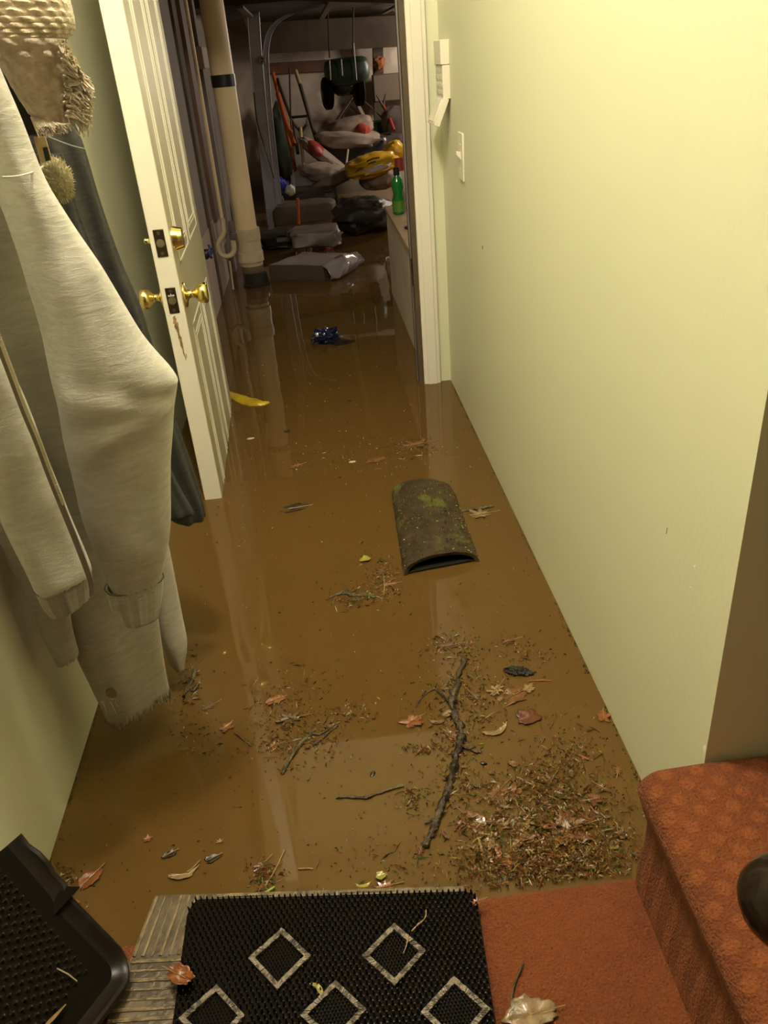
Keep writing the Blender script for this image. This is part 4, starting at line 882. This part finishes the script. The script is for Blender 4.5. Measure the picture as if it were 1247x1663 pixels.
def scatter(cl, lmax=.010, z=.0012, keep=None):
    m = MB()
    for (cx, cy, rx, ry, n) in cl:
        for _ in range(n):
            x, y = random.gauss(cx, rx*.55), random.gauss(cy, ry*.55); p = at(x, y, 2, 0)
            if p.x < XL+.006 or p.x > XR-.006 or p.y < .700 or p.y > YD+.5: continue
            if keep and not keep(p): continue
            p.z = z+random.uniform(-.0008, .0012); L_ = min(lmax*1.8, .0022+random.expovariate(1)*lmax*.32)
            flake(m, p, L_, random.uniform(.0007, .0024) if L_ > .006 else random.uniform(.001, .003), random.uniform(0, 6.28), mixm())
    return m
inlog = lambda p: not (.10 < p.x < .285 and 1.47 < p.y < 1.9)
m = scatter([(905, 1350, 130, 80, 1500), (860, 1290, 130, 50, 450), (950, 1395, 90, 45, 700), (850, 1415, 120, 30, 700), (780, 1390, 50, 60, 300)], .016, .0035)
tag(m.build('leaf_litter', CH, smooth=False), 'thick mat of wet leaf crumbs and twigs floating in the right corner of the landing', 'leaf litter', kind='stuff')
m = scatter([(760, 1130, 75, 60, 442), (740, 1220, 40, 110, 374), (735, 1050, 45, 22, 187), (590, 965, 55, 14, 221), (575, 975, 30, 16, 153), (625, 935, 36, 30, 187), (680, 728, 50, 18, 153), (570, 745, 130, 30, 153), (510, 1200, 55, 45, 221), (450, 1170, 45, 60, 204), (312, 1105, 16, 40, 136), (428, 1425, 26, 22, 153),
             (105, 1425, 30, 24, 85), (925, 1225, 50, 45, 306), (890, 1270, 60, 40, 238), (575, 1155, 40, 18, 102), (450, 1215, 50, 14, 102), (320, 1190, 40, 40, 68), (845, 1060, 60, 30, 119), (670, 1300, 20, 24, 102), (640, 1400, 110, 40, 102), (685, 1218, 30, 8, 85), (480, 1120, 60, 40, 102)], .015, .0014, inlog)
tag(m.build('floating_chaff', CH, smooth=False), 'clumps of needles, bark crumbs and grass floating down the middle of the hallway water', 'plant debris', kind='stuff')
m = MB()
for _ in range(1100):
    y = .72+2.4*random.random()**1.5; x = random.uniform(XL+.01, XR-.01); p = Vector((x, y, .0009))
    if inlog(p): flake(m, p, random.uniform(.0015, .006), random.uniform(.0006, .0016), random.uniform(0, 6.3), mixm(), tilt=.1)
for _ in range(230):
    y = random.uniform(.72, 2.6); w = noise.noise(Vector((0, y*6, 2)))
    if w < -.1: continue
    flake(m, Vector((XR-random.uniform(.002, .007), y, .001)), random.uniform(.003, .008), .003, 1.57+random.uniform(-.4, .4), random.choice((0, 0, 1)))
for _ in range(90):
    y = random.uniform(.74, 1.4); flake(m, Vector((XL+random.uniform(.002, .006), y, .001)), random.uniform(.003, .007), .003, 1.57+random.uniform(-.4, .4), random.choice((0, 0, 1)))
tag(m.build('floating_specks', CH, smooth=False), 'tiny scattered specks floating all over the brown water and along both walls', 'plant debris', kind='stuff')
# crust on the log
m = MB()
for _ in range(620):
    t = random.random(); k = random.randint(2, 30); 
    if random.random() < .5: k = min(30, max(2, int(random.gauss(22, 5))))
    r = log_ring(t, 0, .012); p = r[k]+Vector((0, 0, .001)); flake(m, p, random.uniform(.002, .008), random.uniform(.0006, .0018), random.uniform(0, 6.3), random.choices(range(7), (.2, .2, .25, .05, .18, .08, .04))[0], tilt=.5)
m.build('needle_crust', CH, lg, smooth=False, kind='stuff')

LC = {}
def leafmat(c):
    k = tuple(c)
    if k not in LC: LC[k] = mat('leaf_%d' % len(LC), tuple(v*.72 for v in c), .3, tuple(v*.32 for v in c), 45, bump=.5, bsc=120, coat=.3)
    return LC[k]
def leaf(px, py, wpx, rot, shape, col, label, z=.0016, curl=.25, name='leaf', asp=None, zpl=0):
    c = at(px, py, 2, zpl); s = wpx*(at(px+.5, py, 2, zpl)-at(px-.5, py, 2, zpl)).length/2; n = 48; rings = []
    def rad(a):
        if shape == 'maple':
            f = .52+.48*abs(math.cos(2.5*a))**1.2; f *= 1+.12*math.sin(17*a); return f
        if shape == 'oak': return .62+.28*math.cos(9*a)*abs(math.sin(a))**.5 + .06*math.sin(21*a)
        if shape == 'curl': return 1.0+.05*math.sin(11*a)
        return 1.0+.06*math.sin(13*a)
    ax_ = {'maple': (1, .92), 'oak': (1, .62), 'oval': (1, .55), 'round': (1, .85), 'curl': (1, .28)}[shape]
    seed = px*.37+py*.11; tx = Matrix.Rotation(rot, 3, 'Z')
    for j in range(8):
        f = j/7; ring = []
        for k in range(n):
            a = 2*math.pi*k/n; r = f*rad(a)*(1+.38*noise.noise(Vector((math.cos(a)*1.7+seed, math.sin(a)*1.7, 0)))+.14*noise.noise(Vector((math.cos(a)*6+seed, math.sin(a)*6, 1)))); x, y = r*ax_[0]*math.cos(a), r*ax_[1]*math.sin(a)
            if shape == 'curl': y += .35*x*x-.2
            zz = curl*s*(abs(y)**1.5*.8 + .35*noise.noise(Vector((x*2+seed, y*2, 0))) + .3*x*x*math.sin(seed)) - .06*s*math.exp(-(y/.05)**2)
            v = tx @ Vector((x*s, y*s, 0)); ring.append(c+v+Vector((0, 0, z+max(-.004, zz))))
        rings.append(ring)
    m = MB(); m.loft(rings[1:], cap=False); cn = len(m.v); m.add([sum(rings[1], Vector())/n], []); m.f += [(cn, k, (k+1) % n) for k in range(n)]; m.m += [0]*n
    o = m.build(name, leafmat(col), label=label, cat='leaf', solid=.0006, angle=80)
    if shape in ('maple', 'oak', 'oval') and wpx > 18:
        e = tx @ Vector((s, 0, 0)); MB().tube([c-e*.5+Vector((0, 0, z+.0008)), c+e*.4+Vector((0, 0, z+.001)), c+e*1.35+Vector((0, 0, z+.002))], [.0004, .0006, .0007], 5).build('leaf_stalk', CH[2], o)
    return o
O_ = (.36, .115, .028); RBN = (.20, .055, .018); TN = (.42, .28, .12); BR = (.17, .085, .03); YL = (.50, .42, .05); GR = (.12, .2, .03); SUB = (.30, .12, .035); DB = (.07, .04, .015)
for a in (
    (670, 1172, 40, .5, 'maple', O_, 'orange star-shaped leaf floating left of the long mossy branch'),
    (859, 1166, 40, .2, 'round', RBN, 'glossy red-brown rounded leaf right of the long branch'),
    (806, 1187, 44, .35, 'curl', TN, 'pale curved crescent leaf just right of the long branch'),
    (980, 1165, 28, 1.3, 'maple', O_, 'small orange leaf touching the foot of the right wall'),
    (858, 1119, 24, .8, 'maple', TN, 'small tan star-shaped leaf below the black bark chip'),
    (832, 1130, 62, .4, 'oval', SUB, 'broad brown leaf lying just under the surface below the bark chip', .0002),
    (727, 1050, 44, .1, 'oak', BR, 'curled brown leaf at the top end of the long branch'),
    (826, 1042, 36, .2, 'oak', RBN, 'red-brown leaf above the black bark chip, near the right wall'),
    (806, 1122, 46, .9, 'oak', TN, 'olive tan torn leaf between the long branch and the bark chip'),
    (768, 1130, 40, 2.0, 'oak', BR, 'brown ragged leaf tangled right beside the fork of the branch'),
    (852, 1337, 48, .9, 'oak', TN, 'pale tan leaf with a dark spot in the thick litter'),
    (925, 1348, 84, .2, 'maple', SUB, 'largest tan-brown leaf in the thick corner litter', .001),
    (806, 1288, 62, .7, 'oak', SUB, 'brown leaf sunk halfway between the branch and the thick litter', .0002),
    (770, 1335, 60, 2.2, 'oval', SUB, 'reddish sunken leaf beside the lower end of the long branch', .0002),
    (835, 1285, 34, .3, 'oval', SUB, 'small sunken brown leaf at the upper edge of the litter', .0002),
    (446, 1138, 32, .3, 'oval', O_, 'orange oval leaf above the double forked twig at left'),
    (368, 1182, 24, .9, 'maple', O_, 'little orange star leaf left of the white reflection stripe'),
    (470, 1168, 52, .1, 'oak', BR, 'ragged brown leaf just right of the white reflection stripe'),
    (446, 1212, 28, .3, 'oak', O_, 'small orange leaf below the ragged brown leaf on the stripe'),
    (147, 1427, 44, .9, 'oval', O_, 'orange pointed leaf floating near the black boot tray'),
    (296, 1421, 44, .1, 'curl', TN, 'tan crescent leaf floating above the grey doormat corner'),
    (240, 1363, 16, .3, 'maple', O_, 'tiny orange leaf alone in open water at lower left'),
    (357, 1368, 18, .3, 'oak', O_, 'tiny orange and dark leaf left of the stripe bottom'),
    (594, 910, 18, .3, 'round', YL, 'small round yellow leaf left of the hollow log', .004),
    (633, 950, 30, .1, 'oak', O_, 'orange leaf at the near left corner of the hollow log'),
    (621, 928, 32, 1.2, 'oak', BR, 'brown torn leaf against the left side of the hollow log'),
    (676, 722, 56, .2, 'oak', SUB, 'reddish sunken leaf near the foot of the white door casing', .0002),
    (619, 1425, 17, .3, 'round', YL, 'round yellow-green leaf above the black spiked mat', .004),
    (624, 1441, 50, .1, 'oak', O_, 'orange leaf under the round yellow-green leaf', .001),
    (591, 1445, 26, 0, 'curl', YL, 'small yellow curved leaf at the top edge of the spiked mat', .012),
    (112, 1478, 40, -.6, 'maple', O_, 'orange leaf pinned against the torn rim of the boot tray'),
    (896, 1268, 46, .9, 'oak', BR, 'curled brown leaf standing proud of the litter, near the right wall'),
    (815, 1398, 48, .4, 'maple', O_, 'orange-brown leaf in the litter beside the carpet edge'),
    (424, 1408, 40, .8, 'oak', RBN, 'red-brown crumpled leaf at the bottom of the stripe reflection'),
    (780, 836, 50, .1, 'oak', TN, 'tan leaf under the twig right of the hollow log'),
    (479, 825, 44, .1, 'oval', DB, 'dark sunken leaf in open water left of the hollow log', .0002),
    (539, 1180, 22, .4, 'oak', BR, 'small brown leaf at the tip of the double forked twig'),
    (880, 1308, 30, 2.1, 'oak', BR, 'brown leaf above the largest leaf of the litter'),
    (965, 1325, 34, 1.1, 'oak', RBN, 'red-brown leaf in the litter beside the carpeted step'),
    (955, 1385, 36, .4, 'oak', TN, 'tan leaf in the litter at the inner corner of the landing'),
    (888, 1395, 34, 1.6, 'oak', BR, 'brown leaf in the litter close to the landing edge'),
    (728, 1160, 22, .4, 'oval', TN, 'tan oval leaf lying across the left side of the long branch'),
    (732, 1195, 26, 1.8, 'oval', O_, 'small orange-tan leaf touching the long branch midway'),
    (345, 1395, 26, .4, 'oval', DB, 'dark curled leaf in open water above the grey doormat'),
    (275, 1388, 24, .4, 'oval', DB, 'dark little leaf above the tan crescent leaf'),
    (480, 757, 28, .4, 'oak', SUB, 'faint brown sunken leaf far down the hallway', .0002),
    (610, 748, 30, .2, 'oval', SUB, 'faint brown leaf left of the reddish one near the casing', .0002),
    (318, 1118, 26, 1.2, 'oak', DB, 'dark leaf clump just right of the frayed shirt cuff'),
    (340, 1148, 34, .6, 'oak', BR, 'brown sunken leaf in the shadow right of the shirt cuff', .0002),
    ):
    leaf(*a)
leaf(296, 1597, 50, 2.6, 'oval', O_, 'curled orange leaf lying on the left edge of the spiked mat', z=.018, curl=.5, zpl=.02)
leaf(516, 1612, 30, 2.2, 'curl', YL, 'yellow curled leaf caught on the spikes between the silver diamonds', z=.008, zpl=.02)
leaf(862, 1652, 88, .1, 'oval', (.50, .34, .18), 'large pale wet leaf on the rust carpet at the bottom edge', z=.006, curl=.35, zpl=.006)
leaf(775, 1470, 26, .2, 'oak', O_, 'small orange leaf at the far right corner of the spiked mat', z=.008, zpl=.02)
def twig(name, pts, r, label, m_=None, zpl=.002, jit=.38, cat='twig', n=None, parts=()):
    P_ = [at(x, y, 2, zpl)+Vector((0, 0, z_)) for x, y, z_ in [(q+(0,))[:3] for q in pts]]
    C_ = crom(P_, n or len(pts)*6); rd = [r*(.55+.45*math.sin(.35+2.3*i/len(C_)))*(1+.7*noise.noise(C_[i]*90)) for i in range(len(C_))]
    for v in C_: v += Vector((noise.noise(v*60), noise.noise(v*60+Vector((9, 0, 0))), 0))*r*.5
    m = MB(); m.tube(C_, rd, 9, jit=jit); o = m.build(name, m_ or BARK, label=label, cat=cat, angle=60)
    for q, rr_ in parts:
        Q = crom([at(x, y, 2, zpl) for x, y in q], 12); k = MB(); k.tube(Q, [rr_*(1-.6*i/12) for i in range(13)], 7, jit=jit); k.build('side_shoot', m_ or BARK, o)
    return o
BARK = mat('wet_bark', (.035, .022, .012), .35, (.12, .085, .04), 60, bump=1, bsc=160, c3=(.09, .11, .03), sc3=35, lo3=.56, hi3=.64)
BARKL = mat('wet_bark_grey', (.085, .058, .028), .3, (.02, .013, .007), 50, bump=1, bsc=160)
bo = twig('branch', [(755, 1070), (746, 1092), (742, 1112), (735, 1128), (733, 1144), (742, 1168), (750, 1188), (746, 1208), (740, 1232), (735, 1255), (726, 1285), (716, 1312), (706, 1335), (697, 1358), (691, 1376)], .0062, 'long mossy forked branch floating lengthwise in front of the litter', BARKL, zpl=.004, cat='branch', n=90,
          parts=((((733, 1144), (722, 1132), (706, 1119)), .003), (((746, 1208), (760, 1216), (772, 1212)), .003), (((716, 1312), (702, 1330), (690, 1338)), .003)))
twig('twig', [(706, 1119), (694, 1125), (682, 1136), (675, 1148)], .0013, 'thin arched twig reaching left from the fork of the branch')
twig('twig', [(545, 1296), (560, 1294), (592, 1296), (610, 1290), (632, 1282), (655, 1276)], .0022, 'long thin dark twig floating alone left of the branch bottom')
twig('twig', [(457, 1257), (467, 1241), (476, 1224), (488, 1208), (500, 1196), (511, 1184)], .0036, 'knobbly dark twig slanting in open water, lower left of the orange star leaf', parts=((((506, 1190), (520, 1192), (545, 1176)), .002),))
twig('twig', [(508, 1210), (522, 1200), (536, 1188), (548, 1178)], .0018, 'thin twig parallel to the knobbly dark twig, on its right')
twig('twig', [(742, 832), (764, 828), (784, 825), (802, 822)], .0030, 'dark twig sticking out from the right side of the hollow log')
twig('twig', [(858, 1106), (872, 1105), (896, 1105)], .0012, 'thin reddish straw beside the black bark chip', CH[3])
twig('twig', [(934, 1224), (945, 1229), (957, 1234)], .0013, 'short reddish straw in the sparse litter near the right wall', CH[3])
twig('twig', [(462, 1380), (452, 1402), (440, 1424), (430, 1440)], .0012, 'thin tan twig crossing the bottom of the stripe reflection', CH[2])
twig('twig', [(325, 1397), (314, 1408), (304, 1416)], .0010, 'short thin tan straw on the tan crescent leaf', CH[2])
twig('twig', [(772, 1350), (780, 1372), (784, 1395)], .0022, 'pale straw standing out at the left edge of the litter', CH[2])
twig('twig', [(765, 1400), (772, 1408), (780, 1414)], .0012, 'short pale straw at the landing edge beside the orange-brown leaf', CH[2])
twig('twig', [(535, 970), (556, 963), (575, 968), (598, 966), (608, 972)], .0040, 'chunky piece of dark rotten bark floating left of the hollow log')
twig('twig', [(298, 1132), (306, 1116), (314, 1100), (318, 1088)], .0038, 'dark knobbly stick beside the frayed shirt cuff')
twig('twig', [(380, 1190), (396, 1202), (408, 1212)], .0014, 'thin dark twig left of the reflection stripe')
twig('twig', [(484, 1411), (500, 1410), (508, 1411)], .0011, 'short pale straw in open water above the spiked mat', CH[2])
twig('twig', [(652, 935), (632, 944), (610, 955)], .0008, 'fine straw running from the hollow log to the leaf clump', CH[2])
twig('twig', [(622, 932), (624, 955), (620, 978)], .0010, 'fine upright stalk in the leaf clump beside the log', CH[2])
twig('twig', [(850, 1565), (842, 1580), (834, 1600), (828, 1640)], .0016, 'thin dark leaf stalk lying on the rust carpet beside the spiked mat', BARK, zpl=.010)
twig('twig', [(692, 1478), (690, 1492), (678, 1502), (668, 1512)], .0011, 'thin wiggly tan stem on the spiked mat beside a silver diamond', CH[2], zpl=.030)
twig('twig', [(662, 1518), (660, 1535), (655, 1548)], .0011, 'short tan stem inside the upper right silver diamond', CH[2], zpl=.030)
gb = twig('grass_blade', [(420, 1457), (434, 1448), (446, 1440)], .0018, 'bright green grass blade floating above the spiked mat', mat('grass_green', (.22, .32, .03), .35), jit=0, cat='grass')
# black bark chip
m = MB(); m.blob(at(841, 1090, 2, .003), (.024, .011, .006), rot=-.35, amp=.5, fr=3, nu=30, nv=18, seed=8); m.build('bark_chip', mat('black_bark', (.012, .009, .006), .25, bump=1, bsc=220), label='black glistening bark chip floating near the right wall', cat='bark')
# dark wet lumps
for i, (x, y, r, lb) in enumerate(((466, 700, .010, 'small dark bark crumb far down the hallway beside the door reflection'), (605, 1257, .006, 'small dark round bud in open water above the long thin twig'), (568, 650, .010, 'dark floating scrap below the floating blue bag'), (785, 1240, .006, 'dark bud between the branch and the sunken brown leaf'))):
    MB().blob(at(x, y, 2, .001), (r, r*.6, .003), rot=i, amp=.5, nu=14, nv=10, seed=i).build('bark_crumb', CH[0], label=lb, cat='bark')
for (x, y, rx, lb) in ((336, 687+0, .012, ''),):
    MB().blob(at(407, 712, 2, .001), (.012, .006, .002), amp=.3, nu=14, nv=8).build('wood_chip', CH[6], label='tiny pale wood chip near the foot of the open door', cat='wood chip')
MB().blob(at(572, 750, 2, .001), (.010, .006, .002), amp=.3, nu=14, nv=8).build('wood_chip', CH[6], label='tiny pale wood chip in open water halfway along the hallway', cat='wood chip')

# many small half-sunk leaf pieces in the litter: individuals that share a look
lrng = random.Random(5)
for i in range(70):
    x, y = lrng.gauss(895, 66), lrng.gauss(1350, 44)
    if i > 52: x, y = lrng.gauss(770, 40), lrng.gauss(1290, 60)
    p = at(x, y, 2, 0)
    if p.x > XR-.02 or p.y < .72: continue
    c = lrng.choice((SUB, BR, RBN, SUB, (.30, .18, .07), (.22, .10, .03)))
    o = leaf(x, y, lrng.uniform(12, 30), lrng.uniform(0, 6.2), lrng.choice(('oak', 'oval', 'oak', 'curl', 'maple')), c, 'wet brown leaf piece half sunk in the thick corner litter', z=.0012+lrng.uniform(0, .003), curl=lrng.uniform(.1, .5))
    o['group'] = 'wet leaf pieces in the corner litter'
